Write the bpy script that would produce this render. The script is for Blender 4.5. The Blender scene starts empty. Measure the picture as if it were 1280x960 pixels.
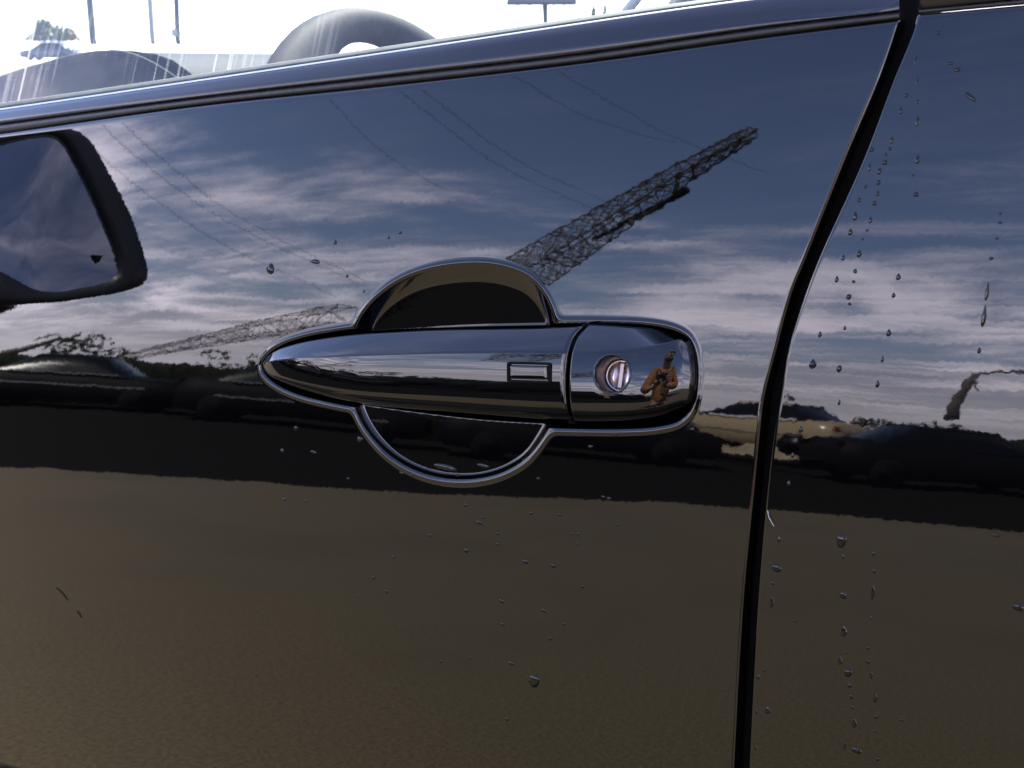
import bpy, bmesh, math, random
import numpy as np
from mathutils import Vector, Matrix

# ------------------------------------------------------------------ camera, sky, sun, exposure
scn = bpy.context.scene
C = scn.collection
ZH = 1.0                                   # height of the door handle above the ground
FPX = 1500.0                               # focal length in pixels of a 1280 px wide frame
PITCH, YAW = math.radians(15), math.radians(28)
FW = np.array([-math.sin(YAW) * math.cos(PITCH), math.cos(YAW) * math.cos(PITCH), -math.sin(PITCH)])
RT = np.array([math.cos(YAW), math.sin(YAW), 0.0])
UP = np.cross(RT, FW)


def ray(x, y):
    d = FW + RT * (x - 640.0) / FPX - UP * (y - 480.0) / FPX
    return d / np.linalg.norm(d)


CAM = np.array([0, 0, ZH]) - ray(600, 465) * 0.547

cd = bpy.data.cameras.new('camera')
co = bpy.data.objects.new('camera', cd)
C.objects.link(co)
scn.camera = co
cd.sensor_width = 36.0
cd.lens = 36.0 * FPX / 1280.0
cd.clip_start, cd.clip_end = 0.02, 6000
co.location = CAM
co.rotation_euler = Matrix((RT, UP, -FW)).transposed().to_euler()
cd.dof.use_dof = True
cd.dof.focus_distance = 0.56
cd.dof.aperture_fstop = 28.0

SUN_EL, SUN_AZ = math.radians(52), math.radians(12)     # the sun stands beyond the car, a little to the left
sun_dir = Vector((-math.sin(SUN_AZ) * math.cos(SUN_EL), math.cos(SUN_AZ) * math.cos(SUN_EL), math.sin(SUN_EL)))
sd = bpy.data.lights.new('sun', 'SUN')
sd.energy, sd.angle, sd.color = 4.0, math.radians(0.5), (1.0, 0.95, 0.88)
so = bpy.data.objects.new('sun', sd)
C.objects.link(so)
so.rotation_euler = sun_dir.to_track_quat('Z', 'Y').to_euler()

scn.view_settings.view_transform = 'Standard'
scn.view_settings.look = 'None'
scn.view_settings.exposure = 2.45
scn.view_settings.gamma = 1.0
scn.view_settings.use_curve_mapping = False

world = bpy.data.worlds.new('World')
scn.world = world
world.use_nodes = True
nt = world.node_tree
nt.nodes.clear()
N = nt.nodes.new
L = nt.links.new


def node(tree, kind, **kw):
    n = tree.nodes.new(kind)
    for k, v in kw.items():
        if hasattr(n, k):
            setattr(n, k, v)
        else:
            n.inputs[k].default_value = v
    return n


def mth(tree, op, a, b=None, c=None, clamp=False):
    n = tree.nodes.new('ShaderNodeMath')
    n.operation, n.use_clamp = op, clamp
    for i, v in enumerate((a, b, c)):
        if v is None:
            continue
        if isinstance(v, (int, float)):
            n.inputs[i].default_value = v
        else:
            tree.links.new(v, n.inputs[i])
    return n.outputs[0]


def maprange(tree, v, a, b, c=0.0, d=1.0, smooth=True):
    n = tree.nodes.new('ShaderNodeMapRange')
    n.interpolation_type = 'SMOOTHSTEP' if smooth else 'LINEAR'
    tree.links.new(v, n.inputs[0])
    for i, x in enumerate((a, b, c, d)):
        n.inputs[i + 1].default_value = x
    return n.outputs[0]


sky = N('ShaderNodeTexSky')
sky.sky_type = 'NISHITA'
sky.sun_disc = False
sky.sun_elevation = SUN_EL
sky.sun_rotation = -SUN_AZ
sky.air_density, sky.dust_density, sky.ozone_density = 1.0, 0.4, 4.0
tc = N('ShaderNodeTexCoord')
sep = N('ShaderNodeSeparateXYZ')
L(tc.outputs['Generated'], sep.inputs[0])
zz = mth(nt, 'ADD', mth(nt, 'MAXIMUM', sep.outputs[2], 0.0), 0.075)
cu = mth(nt, 'DIVIDE', sep.outputs[0], zz)
cv = mth(nt, 'DIVIDE', sep.outputs[1], zz)
cmb = N('ShaderNodeCombineXYZ')
L(cu, cmb.inputs[0]); L(cv, cmb.inputs[1])
mp = N('ShaderNodeMapping')
mp.inputs['Rotation'].default_value = (0, 0, math.radians(-35))
mp.inputs['Scale'].default_value = (0.80, 1.15, 1.0)
L(cmb.outputs[0], mp.inputs[0])
n1 = node(nt, 'ShaderNodeTexNoise', **{'Scale': 0.85, 'Detail': 12.0, 'Roughness': 0.60, 'Distortion': 0.5})
L(mp.outputs[0], n1.inputs['Vector'])
n2 = node(nt, 'ShaderNodeTexNoise', **{'Scale': 0.30, 'Detail': 2.0, 'Roughness': 0.5, 'Distortion': 0.2})
L(mp.outputs[0], n2.inputs['Vector'])
mp3 = N('ShaderNodeMapping')                      # high fine wisps, combed by the wind
mp3.inputs['Rotation'].default_value = (0, 0, math.radians(25))
mp3.inputs['Scale'].default_value = (0.55, 2.4, 1.0)
L(cmb.outputs[0], mp3.inputs[0])
n3 = node(nt, 'ShaderNodeTexNoise', **{'Scale': 1.5, 'Detail': 12.0, 'Roughness': 0.68, 'Distortion': 0.9})
L(mp3.outputs[0], n3.inputs['Vector'])
dens = mth(nt, 'ADD', mth(nt, 'MULTIPLY', n1.outputs[0], 0.62), mth(nt, 'MULTIPLY', n2.outputs[0], 0.50))
dens = mth(nt, 'ADD', dens, mth(nt, 'MULTIPLY', mth(nt, 'SUBTRACT', n3.outputs[0], 0.5), 0.22))
# banks of cloud low down, clear blue overhead
lowc = mth(nt, 'ADD', maprange(nt, sep.outputs[2], 0.08, 0.42, 0.10, -0.13), maprange(nt, sep.outputs[2], 0.02, 0.13, 0.17, 0.0))
dens = mth(nt, 'ADD', dens, lowc)
cov = maprange(nt, dens, 0.46, 0.78, 0.04, 1.0)
ccol = N('ShaderNodeMixRGB')
ccol.inputs[1].default_value = (5.0, 5.1, 6.0, 1)
ccol.inputs[2].default_value = (16.0, 15.6, 15.8, 1)
L(maprange(nt, mth(nt, 'ADD', mth(nt, 'MULTIPLY', n1.outputs[0], 0.6), mth(nt, 'MULTIPLY', n3.outputs[0], 0.4)), 0.42, 0.60), ccol.inputs[0])
mixc = N('ShaderNodeMixRGB')
L(mth(nt, 'MULTIPLY', cov, 0.86), mixc.inputs[0])
L(sky.outputs[0], mixc.inputs[1])
L(ccol.outputs[0], mixc.inputs[2])
bg = N('ShaderNodeBackground')
bg.inputs[1].default_value = 0.12
hazec = N('ShaderNodeMixRGB')                    # even grey cloud along the horizon
L(maprange(nt, sep.outputs[2], 0.02, 0.10, 0.82, 0.0), hazec.inputs[0])
L(mixc.outputs[0], hazec.inputs[1])
hazec.inputs[2].default_value = (6.6, 6.9, 7.0, 1)
tint = N('ShaderNodeMixRGB')                     # the camera's warm white balance
tint.blend_type = 'MULTIPLY'
tint.inputs[0].default_value = 1.0
tint.inputs[2].default_value = (1.045, 0.96, 1.075, 1)
L(hazec.outputs[0], tint.inputs[1])
L(tint.outputs[0], bg.inputs[0])
wo = N('ShaderNodeOutputWorld')
L(bg.outputs[0], wo.inputs[0])

# ------------------------------------------------------------------ the door's basic skin, pixel helpers
TH0, KAP, RU, SL, X0, Q = math.radians(10.0), math.radians(42), 5.0, 0.17, 0.4, 0.22


def ysurf(x, z):
    h = z - ZH
    x = np.asarray(x, float)
    return (math.tan(TH0) * h + 0.5 * KAP * h * h + (-KAP * SL * x + Q * np.minimum(x, 0.0) ** 2) * h
            + ((x - X0) ** 2 - X0 ** 2) / (2 * RU))


def hit(px, py, off=0.0):
    """the point of the door's skin (raised by off) that the photograph shows at a pixel"""
    d, t = ray(px, py), 0.5
    for _ in range(40):
        p = CAM + d * t
        t -= (p[1] - (float(ysurf(p[0], p[2])) - off)) / d[1] * 0.9
    return CAM + d * t


def nrm(x, z):
    e = 1e-4
    n = np.array([float(ysurf(x + e, z) - ysurf(x - e, z)) / 2 / e, -1, float(ysurf(x, z + e) - ysurf(x, z - e)) / 2 / e])
    return n / np.linalg.norm(n)


def mirrored(px, py, dist):
    """the place, dist metres out from the door, of what the door's skin reflects at a pixel"""
    p, d = hit(px, py), ray(px, py)
    n = nrm(p[0], p[2])
    return p + (d - 2 * d.dot(n) * n) * dist


def at(px, py, dist):
    return CAM + ray(px, py) * dist


def spline(pts, n, closed=False):
    """dense Catmull-Rom polyline through 2-D or 3-D points, evenly spaced"""
    P = np.array(pts, float)
    m = len(P)
    out = []
    for i in range(m if closed else m - 1):
        if closed:
            p0, p1, p2, p3 = P[i - 1], P[i], P[(i + 1) % m], P[(i + 2) % m]
        else:
            p1, p2 = P[i], P[i + 1]
            p0 = P[i - 1] if i > 0 else 2 * p1 - p2
            p3 = P[i + 2] if i + 2 < m else 2 * p2 - p1
        a, b = max(np.linalg.norm(p1 - p0), 1e-9) ** .5, max(np.linalg.norm(p2 - p1), 1e-9) ** .5
        c = max(np.linalg.norm(p3 - p2), 1e-9) ** .5
        m1 = (p1 - p0) / a - (p2 - p0) / (a + b) + (p2 - p1) / b
        m2 = (p2 - p1) / b - (p3 - p1) / (b + c) + (p3 - p2) / c
        for t in np.linspace(0, 1, 24, endpoint=False):
            h1, h2, h3, h4 = 2 * t**3 - 3 * t**2 + 1, -2 * t**3 + 3 * t**2, t**3 - 2 * t**2 + t, t**3 - t**2
            out.append(h1 * p1 + h2 * p2 + h3 * m1 * b + h4 * m2 * b)
    out.append(P[0] if closed else P[-1])
    out = np.array(out)
    s = np.concatenate(([0], np.cumsum(np.linalg.norm(np.diff(out, axis=0), axis=1))))
    u = np.linspace(0, s[-1], n + (1 if closed else 0))
    r = np.stack([np.interp(u, s, out[:, k]) for k in range(out.shape[1])], 1)
    return r[:-1] if closed else r


def sdist(X, Z, poly):
    """signed distance (inside positive) to a closed polygon"""
    X, Z = X.ravel(), Z.ravel()
    best = np.full(X.shape, 1e9)
    ins = np.zeros(X.shape, bool)
    A, B = poly, np.roll(poly, -1, 0)
    for (ax, az), (bx, bz) in zip(A, B):
        ex, ez = bx - ax, bz - az
        t = np.clip(((X - ax) * ex + (Z - az) * ez) / (ex * ex + ez * ez + 1e-18), 0, 1)
        dx, dz = X - ax - t * ex, Z - az - t * ez
        best = np.minimum(best, dx * dx + dz * dz)
        cr = ((az > Z) != (bz > Z))
        if cr.any():
            ins ^= cr & (X < (bx - ax) * (Z - az) / (bz - az + 1e-18) + ax)
    return np.where(ins, 1, -1) * np.sqrt(best)


# ------------------------------------------------------------------ materials
def mat(name, col=(0.5, 0.5, 0.5), rough=0.5, metal=0.0, ior=1.5, **kw):
    m = bpy.data.materials.new(name)
    m.use_nodes = True
    b = m.node_tree.nodes['Principled BSDF']
    b.inputs['Base Color'].default_value = (*col, 1)
    b.inputs['Roughness'].default_value = rough
    b.inputs['Metallic'].default_value = metal
    b.inputs['IOR'].default_value = ior
    for k, v in kw.items():
        b.inputs[k].default_value = v
    return m


def ripple(m, amp, scale, amp2=0.0, scale2=40.0):
    """orange peel: the surface normal wobbles by amp (tangent of the angle)"""
    t = m.node_tree
    b = t.nodes['Principled BSDF']
    tcn = t.nodes.new('ShaderNodeTexCoord')
    geo = t.nodes.new('ShaderNodeNewGeometry')
    cur = geo.outputs['Normal']
    for a, s in ((amp, scale), (amp2, scale2)):
        if a <= 0:
            continue
        nz = node(t, 'ShaderNodeTexNoise', **{'Scale': s, 'Detail': 2.0, 'Roughness': 0.5})
        t.links.new(tcn.outputs['Object'], nz.inputs['Vector'])
        v1 = t.nodes.new('ShaderNodeVectorMath'); v1.operation = 'SUBTRACT'
        t.links.new(nz.outputs['Color'], v1.inputs[0]); v1.inputs[1].default_value = (.5, .5, .5)
        v2 = t.nodes.new('ShaderNodeVectorMath'); v2.operation = 'SCALE'
        t.links.new(v1.outputs[0], v2.inputs[0]); v2.inputs['Scale'].default_value = a
        v3 = t.nodes.new('ShaderNodeVectorMath'); v3.operation = 'ADD'
        t.links.new(cur, v3.inputs[0]); t.links.new(v2.outputs[0], v3.inputs[1])
        cur = v3.outputs[0]
    v4 = t.nodes.new('ShaderNodeVectorMath'); v4.operation = 'NORMALIZE'
    t.links.new(cur, v4.inputs[0])
    t.links.new(v4.outputs[0], b.inputs['Normal'])
    return m


def mottle(m, c1, c2, scale, detail=6, c3=None, scale3=3.0, coords='Object'):
    t = m.node_tree
    b = t.nodes['Principled BSDF']
    tcn = t.nodes.new('ShaderNodeTexCoord')
    nz = node(t, 'ShaderNodeTexNoise', **{'Scale': scale, 'Detail': float(detail), 'Roughness': 0.65})
    t.links.new(tcn.outputs[coords], nz.inputs['Vector'])
    mx = t.nodes.new('ShaderNodeMixRGB')
    mx.inputs[1].default_value, mx.inputs[2].default_value = (*c1, 1), (*c2, 1)
    t.links.new(maprange(t, nz.outputs[0], 0.35, 0.65), mx.inputs[0])
    out = mx.outputs[0]
    if c3:
        nz2 = node(t, 'ShaderNodeTexNoise', **{'Scale': scale3, 'Detail': 3.0})
        t.links.new(tcn.outputs[coords], nz2.inputs['Vector'])
        m2 = t.nodes.new('ShaderNodeMixRGB')
        t.links.new(maprange(t, nz2.outputs[0], 0.45, 0.7, 0, 0.7), m2.inputs[0])
        t.links.new(out, m2.inputs[1])
        m2.inputs[2].default_value = (*c3, 1)
        out = m2.outputs[0]
    t.links.new(out, b.inputs['Base Color'])
    return m


M_PAINT = ripple(mat('black_paint', (0.0009, 0.0009, 0.001), 0.015, ior=1.52), 0.0045, 420.0, 0.004, 30.0)
M_HANDLE = ripple(mat('handle_paint', (0.0012, 0.0012, 0.0014), 0.02, ior=1.49), 0.002, 300.0, 0.006, 40.0)
M_TRIM = ripple(mat('piano_black_trim', (0.006, 0.006, 0.008), 0.22, ior=1.5), 0.002, 300.0)
M_RUBBER = mottle(mat('black_rubber', (0.012, 0.012, 0.012), 0.5), (0.009, 0.009, 0.009), (0.016, 0.016, 0.015), 180)
M_DARK = mat('seal_black', (0.003, 0.003, 0.003), 0.8, **{'Specular IOR Level': 0.1})
M_STRIP = mottle(mat('weatherstrip', (0.05, 0.055, 0.045), 0.7), (0.035, 0.04, 0.035), (0.06, 0.062, 0.05), 90)
M_GLINT = mat('edge_glint_metal', (0.50, 0.50, 0.51), 0.38, 1.0)  # pale metal for the highlight line on the belt moulding's edge
M_STEEL = ripple(mat('lock_steel', (0.46, 0.425, 0.415), 0.25, 1.0), 0.05, 700.0)
M_STEELD = mat('lock_barrel_steel', (0.33, 0.25, 0.23), 0.35, 1.0)
M_MIRROR = mat('mirror_silver', (0.42, 0.43, 0.46), 0.03, 1.0)
M_PLAST = mottle(mat('black_plastic', (0.012, 0.012, 0.013), 0.45), (0.010, 0.010, 0.011), (0.016, 0.016, 0.016), 300)
M_INT = mottle(mat('dash_plastic', (0.03, 0.032, 0.035), 0.7, **{'Specular IOR Level': 0.12}), (0.016, 0.0175, 0.019), (0.024, 0.026, 0.027), 60)
M_WHEEL = mottle(mat('wheel_leather', (0.02, 0.02, 0.021), 0.7, **{'Specular IOR Level': 0.12}), (0.018, 0.018, 0.019), (0.026, 0.026, 0.027), 150)
M_WATER = mat('water_on_black', (0.002, 0.002, 0.002), 0.0, 0.0, 1.38)
M_FIBRE = mat('fibre', (0.6, 0.58, 0.52), 0.6)


def new_mesh(name, V, F, m=None, smooth=True):
    me = bpy.data.meshes.new(name)
    V = np.asarray(V, np.float32)
    F = np.asarray(F, np.int32)
    if F.ndim == 2 and len(F):
        k = F.shape[1]
        me.vertices.add(len(V)); me.vertices.foreach_set('co', V.ravel())
        me.loops.add(F.size); me.loops.foreach_set('vertex_index', F.ravel())
        me.polygons.add(len(F))
        me.polygons.foreach_set('loop_start', np.arange(0, F.size, k, dtype=np.int32))
        me.update(calc_edges=True)
    if smooth:
        me.polygons.foreach_set('use_smooth', np.ones(len(me.polygons), bool))
    if m:
        me.materials.append(m)
    me.validate()
    return me


def link(name, me, parent=None, loc=None):
    o = bpy.data.objects.new(name, me)
    C.objects.link(o)
    if loc is not None:
        o.location = loc
    if parent is not None:
        o.parent = parent
        o.matrix_parent_inverse = parent_inv(parent)
    return o


def parent_inv(p):
    m = Matrix.Identity(4)
    while p is not None:
        m = (p.matrix_parent_inverse @ p.matrix_basis) @ m
        p = p.parent
    return m.inverted()


def tag(o, label, cat, group=None):
    o['label'], o['category'] = label, cat
    if group:
        o['group'] = group
    return o


def struct(o):
    o['kind'] = 'structure'
    return o


def empty(name, loc, label, cat, group=None):
    o = bpy.data.objects.new(name, None)
    C.objects.link(o)
    o.location = loc
    o.empty_display_size = 0.1
    return tag(o, label, cat, group)


def gridmesh(name, P, m, flip=False, closed_v=False):
    """mesh of an (rows, cols, 3) array of points"""
    r, c = P.shape[:2]
    idx = np.arange(r * c).reshape(r, c)
    if closed_v:
        idx = np.concatenate([idx, idx[:1]], 0)
    a, b, d, e = idx[:-1, :-1], idx[:-1, 1:], idx[1:, 1:], idx[1:, :-1]
    F = np.stack([a, b, d, e] if not flip else [a, e, d, b], -1).reshape(-1, 4)
    return new_mesh(name, P.reshape(-1, 3), F, m)


def bm_mesh(name, bm, m, smooth=False):
    me = bpy.data.meshes.new(name)
    bm.normal_update()
    bm.to_mesh(me)
    bm.free()
    if smooth:
        me.polygons.foreach_set('use_smooth', np.ones(len(me.polygons), bool))
    if m:
        me.materials.append(m)
    return me


def tube_into(bm, pts, rad, seg=8, closed=False):
    P = [Vector(p) for p in pts]
    n = len(P)
    rings = []
    upv = Vector((0.123, 0.3, 0.95)).normalized()
    for i, p in enumerate(P):
        a = P[i - 1] if (i > 0 or closed) else P[0]
        b = P[(i + 1) % n] if (i < n - 1 or closed) else P[-1]
        t = (b - a).normalized()
        s = t.cross(upv)
        if s.length < 1e-4:
            s = t.cross(Vector((1, 0, 0)))
        s.normalize()
        w = s.cross(t)
        r = rad[i] if hasattr(rad, '__len__') else rad
        rings.append([bm.verts.new(p + (s * math.cos(k * 2 * math.pi / seg) + w * math.sin(k * 2 * math.pi / seg)) * r) for k in range(seg)])
    for i in range(n if closed else n - 1):
        A, B = rings[i], rings[(i + 1) % n]
        for k in range(seg):
            bm.faces.new((A[k], A[(k + 1) % seg], B[(k + 1) % seg], B[k]))
    if not closed:
        bm.faces.new(rings[0][::-1]); bm.faces.new(rings[-1])


def tube(name, pts, rad, m, parent=None, seg=8, closed=False):
    bm = bmesh.new()
    tube_into(bm, pts, rad, seg, closed)
    return link(name, bm_mesh(name, bm, m, True), parent)


def box_into(bm, c, s, rot=None, bev=0.0):
    r = bmesh.ops.create_cube(bm, size=1.0)
    vs = r['verts']
    bmesh.ops.scale(bm, vec=s, verts=vs)
    if bev > 0:
        es = list({e for v in vs for e in v.link_edges})
        rr = bmesh.ops.bevel(bm, geom=es, offset=bev, segments=2, affect='EDGES', profile=0.6)
        vs = list({v for f in rr['faces'] for v in f.verts} | {v for v in vs if v.is_valid})
    if rot is not None:
        bmesh.ops.transform(bm, matrix=rot.to_4x4(), verts=vs)
    bmesh.ops.translate(bm, vec=c, verts=vs)


def box(name, c, s, m, parent=None, rot=None, bev=0.0):
    bm = bmesh.new()
    box_into(bm, c, s, rot, bev)
    return link(name, bm_mesh(name, bm, m), parent)


# ------------------------------------------------------------------ the ground
M_GROUND = mottle(mat('gravelly_asphalt', (0.2, 0.16, 0.12), 0.9), (0.070, 0.053, 0.024), (0.138, 0.104, 0.048), 95.0, 8, (0.085, 0.064, 0.030), 0.9)
bm = bmesh.new()
bmesh.ops.create_grid(bm, x_segments=40, y_segments=40, size=1500)
g = struct(link('ground', bm_mesh('ground', bm, M_GROUND)))
# near-black strip of ground, fitted to the dark mirrored band; it starts some seven metres out and runs behind the parked cars
M_GROUND_DARK = mottle(mat('near_black_ground', (0.012, 0.012, 0.011), 0.95, **{'Specular IOR Level': 0.0}), (0.009, 0.009, 0.008), (0.015, 0.015, 0.013), 30.0, 6)
near_e = [(-40, 14), (-22, 6), (-12, -0.6), (-6.7, -3.3), (-5.3, -4.4), (-4.6, -5.1), (-4.1, -6.2), (-3.5, -7.7), (-2.7, -8.6), (-2.0, -9.1), (-0.85, -9.5), (3, -10.2), (14, -13)]
near_e = spline(near_e, 80)
far_e = [(x * 1.0 - 14 * max(0, 1 - (i / 79)), y - 22) for i, (x, y) in enumerate(near_e)]
struct(link('dark_ground_strip', gridmesh('dark_ground_strip', np.array([[(x, y, 0.004) for x, y in near_e], [(x, y, 0.004) for x, y in far_e]]), M_GROUND_DARK)))

# ------------------------------------------------------------------ the black car
car = empty('black_car', (0, 0, 0), 'glossy black car with wet doors and a keyhole handle, filling the view', 'car')

# outlines traced on the door: the bowl behind the handle and the seat of the handle
bowl_px = [(440, 430), (447, 402), (460, 382), (480, 363), (505, 347.5), (535, 337), (570, 331), (605, 330), (635, 335), (660, 345.5), (676, 360),
           (688, 380), (695, 402), (698, 440), (696, 500), (690, 530), (678, 551), (658, 575), (630, 591.5), (600, 599.5), (570, 601), (540, 597), (510, 586), (485, 570),
           (465, 550), (450, 528), (441, 505), (437, 465)]
seat_px = [(325, 457), (333, 443), (352, 430), (380, 420.5), (410, 414.5), (437, 410.5), (480, 407), (560, 405), (640, 403.5), (700, 403), (770, 403.5), (810, 405.5), (840, 411),
           (858, 420), (867, 434), (871, 455), (871, 480), (868, 501), (861, 517), (848, 528), (820, 535), (780, 537.5), (730, 537.5), (690, 536.5), (600, 531), (500, 519),
           (440, 510), (400, 502), (370, 494), (345, 482.5), (330, 470)]


def to_xz(px, n):
    q = spline(px, n, True)
    return np.array([hit(a, b)[[0, 2]] for a, b in q])


bowl_xz, seat_xz = to_xz(bowl_px, 150), to_xz(seat_px, 190)


def smin(a, b, k):
    h = np.clip(0.5 + 0.5 * (b - a) / k, 0, 1)
    return b + (a - b) * h - k * h * (1 - h)


def recess(X, Z):
    """how far the skin is pushed inwards (+) or raised (-) round the handle"""
    out = np.zeros(X.shape)
    sel = (X > -0.18) & (X < 0.145) & (Z > 0.915) & (Z < 1.085)
    x, z = X[sel], Z[sel]
    sa, sb = sdist(x, z, bowl_xz), sdist(x, z, seat_xz)
    su = -smin(-sa, -sb, 0.003)
    r1 = 0.0011
    e = np.clip(su, 0, None)

    def dish(s, depth, R, p):
        return depth * (1 - (1 - np.clip(s / R, 0, 1)) ** p)
    tilt_z = np.clip((z - 1.0) / 0.047, -1, 1)
    Rb = 0.0056 + 0.0036 * tilt_z                  # the bowl's wall runs out gently at the top, sharply at the foot
    hb = z - 0.998
    mixh = np.clip((hb + 0.018) / 0.030, 0, 1)
    mixh = mixh * mixh * (3 - 2 * mixh)            # the step between foot and top lies behind the grip
    floor = (0.0026 + 0.01 * (hb + 0.047)) * (1 - mixh) + (0.0072 - 0.075 * hb - 1.1 * KAP * hb * hb) * mixh
    d = np.maximum(floor * (1 - (1 - np.clip((sa - 0.0004) / Rb, 0, 1)) ** (1.65 + 0.35 * tilt_z)), dish(sb - 0.0006, 0.013, 0.010, 2.0))
    w = np.clip(su / r1, 0, 1)
    w = w * w * (3 - 2 * w)
    d = d * np.clip(e / r1, 0, 1) ** 0.5 * w + 0
    lip = 0.00032 * np.exp(-((su + 0.0009) / 0.0009) ** 2)
    out[sel] = d - lip
    return out


def lin(a, b, step):
    return list(np.linspace(a, b, max(2, int(abs(b - a) / step) + 1))[:-1])


# the shut line between the doors: left and right edges
gapL_px = [(1133.5, -12), (1122, 26), (1097, 100), (1055, 200), (1007, 320), (988, 367), (970, 433), (953, 500), (949, 533), (941.5, 610), (928, 750), (916, 960), (912, 1060)]
gapR_px = [(1150, -12), (1146, 26), (1117, 100), (1079, 200), (1025, 320), (1007, 367), (986, 433), (975, 500), (969, 533), (959.5, 610), (947.5, 750), (936, 960), (932, 1060)]
gapL = np.array([hit(*p) for p in spline([(a + 2.0, b) for a, b in gapL_px], 80)])
gapR = np.array([hit(*p) for p in spline([(a - 1.5, b) for a, b in gapR_px], 80)])


def ext(g):
    """extend an edge line straight down and up beyond the frame"""
    lo, hi = g[-1] + (g[-1] - g[-5]) * 12, g[0] + (g[0] - g[4]) * 3
    return np.vstack([hi[None], g, lo[None]])[::-1]


gL, gR = ext(gapL), ext(gapR)
uR = lambda z: np.interp(z, gL[:, 2], gL[:, 0])
uL2 = lambda z: np.interp(z, gR[:, 2], gR[:, 0])
# top edge of the door skin (under the black belt strip)
topF_px = [(-400, 222), (0, 167), (240, 133), (480, 107), (720, 79), (960, 45.5), (1122, 25)]
topR_px = [(1146, 18), (1213, 12), (1280, 6), (1500, -12)]
tF = np.array([hit(*p) for p in spline(topF_px, 60)])
tR = np.array([hit(*p) for p in spline(topR_px, 30)])
zTF = lambda x: np.interp(x, tF[:, 0], tF[:, 2])
zTR = lambda x: np.interp(x, tR[:, 0], tR[:, 2])
ZB = 0.42


def panel(name, acols, zrows, uedge, ztop, side):
    """door skin as a height field; acols run to the shut line, zrows (0..1 above zs) to the belt"""
    A, Bz = np.meshgrid(acols, zrows)
    a0, a1 = (0.098, acols[-1]) if side > 0 else (acols[0], 0.30)
    zs = 1.066
    X, Z = A.copy(), Bz.copy()
    for _ in range(6):
        zt = ztop(X)
        Z = np.where(Bz > zs, zs + (Bz - zs) / (zrows[-1] - zs) * (zt - zs), Bz)
        if side > 0:
            t = np.clip((A - a0) / (a1 - a0), 0, 1)
            X = A + (uedge(Z) - a1) * t
        else:
            t = np.clip((a1 - A) / (a1 - a0), 0, 1)
            X = A + (uedge(Z) - a0) * t
    Y = ysurf(X, Z)
    if side > 0:
        Y = Y + recess(X, Z)
    r = 0.0016
    e = (uedge(Z) - X) if side > 0 else (X - uedge(Z))
    e = np.clip(e * 0.97, 0, r)
    Y = Y + (r - np.sqrt(np.clip(r * r - (r - e) ** 2, 0, None)))
    r2 = 0.0018
    e = np.clip(ztop(X) - Z, 0, r2)
    Y = Y + (r2 - np.sqrt(np.clip(r2 * r2 - (r2 - e) ** 2, 0, None)))
    P = np.stack([X, Y, Z], -1)
    # folded-in flange along the shut line and the belt
    k = -1 if side > 0 else 0
    fl = P[:, [k]].copy()
    fl[..., 1] += 0.014
    P = np.concatenate([P, fl], 1) if side > 0 else np.concatenate([fl, P], 1)
    ft = P[[-1]].copy()
    ft[..., 1] += 0.010
    P = np.concatenate([P, ft], 0)
    return link(name, gridmesh(name, P, M_PAINT), car)


edge_cols = [0.0032, 0.0025, 0.0022, 0.0019, 0.0016, 0.0013, 0.0010, 0.0007, 0.00045, 0.00025, 0.0001, 0.0]
E0 = float(uR(1.02))
cols = lin(-1.05, -0.20, 0.012) + lin(-0.20, -0.148, 0.0016) + lin(-0.148, 0.112, 0.00042) + lin(0.112, E0 - 0.004, 0.0009) + [E0 - e for e in edge_cols]
top_rows = [0.0022, 0.0018, 0.0014, 0.0010, 0.0006, 0.0003, 0.0001, 0.0]
ZT0 = 1.135
rows = lin(ZB, 0.90, 0.012) + lin(0.90, 0.938, 0.002) + lin(0.938, 1.064, 0.0004) + lin(1.064, ZT0 - 0.0022, 0.002) + [ZT0 - e for e in top_rows]
panel('front_door', np.array(cols), np.array(rows), uR, zTF, 1)
E1 = float(uL2(1.02))
cols = [E1 + e for e in edge_cols[::-1]] + lin(E1 + 0.0045, 0.30, 0.002) + lin(0.30, 1.0, 0.012) + [1.0]
rows = lin(ZB, 0.85, 0.012) + lin(0.85, ZT0 - 0.0022, 0.003) + [ZT0 - e for e in top_rows]
panel('rear_door', np.array(cols), np.array(rows), uL2, zTR, -1)


def strip(name, lines, m, parent=car, n=60, thick=0.0):
    """a skin through traced lines [(pixel polyline, raised by), ...]"""
    rowsP = []
    for px, off in lines:
        rowsP.append([hit(a, b, off) for a, b in spline(px, n)])
    return link(name, gridmesh(name, np.array(rowsP), m, flip=True), parent)


def shift(px, dx=0.0, dy=0.0):
    return [(a + dx, b + dy) for a, b in px]


# rubber seal deep in the shut line
strip('shut_line_seal', [(shift(gapL_px, -8), -0.0125), (shift(gapL_px, 6), -0.0115), (shift(gapR_px, -6), -0.0115), (shift(gapR_px, 9), -0.0125)], M_DARK)

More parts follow.
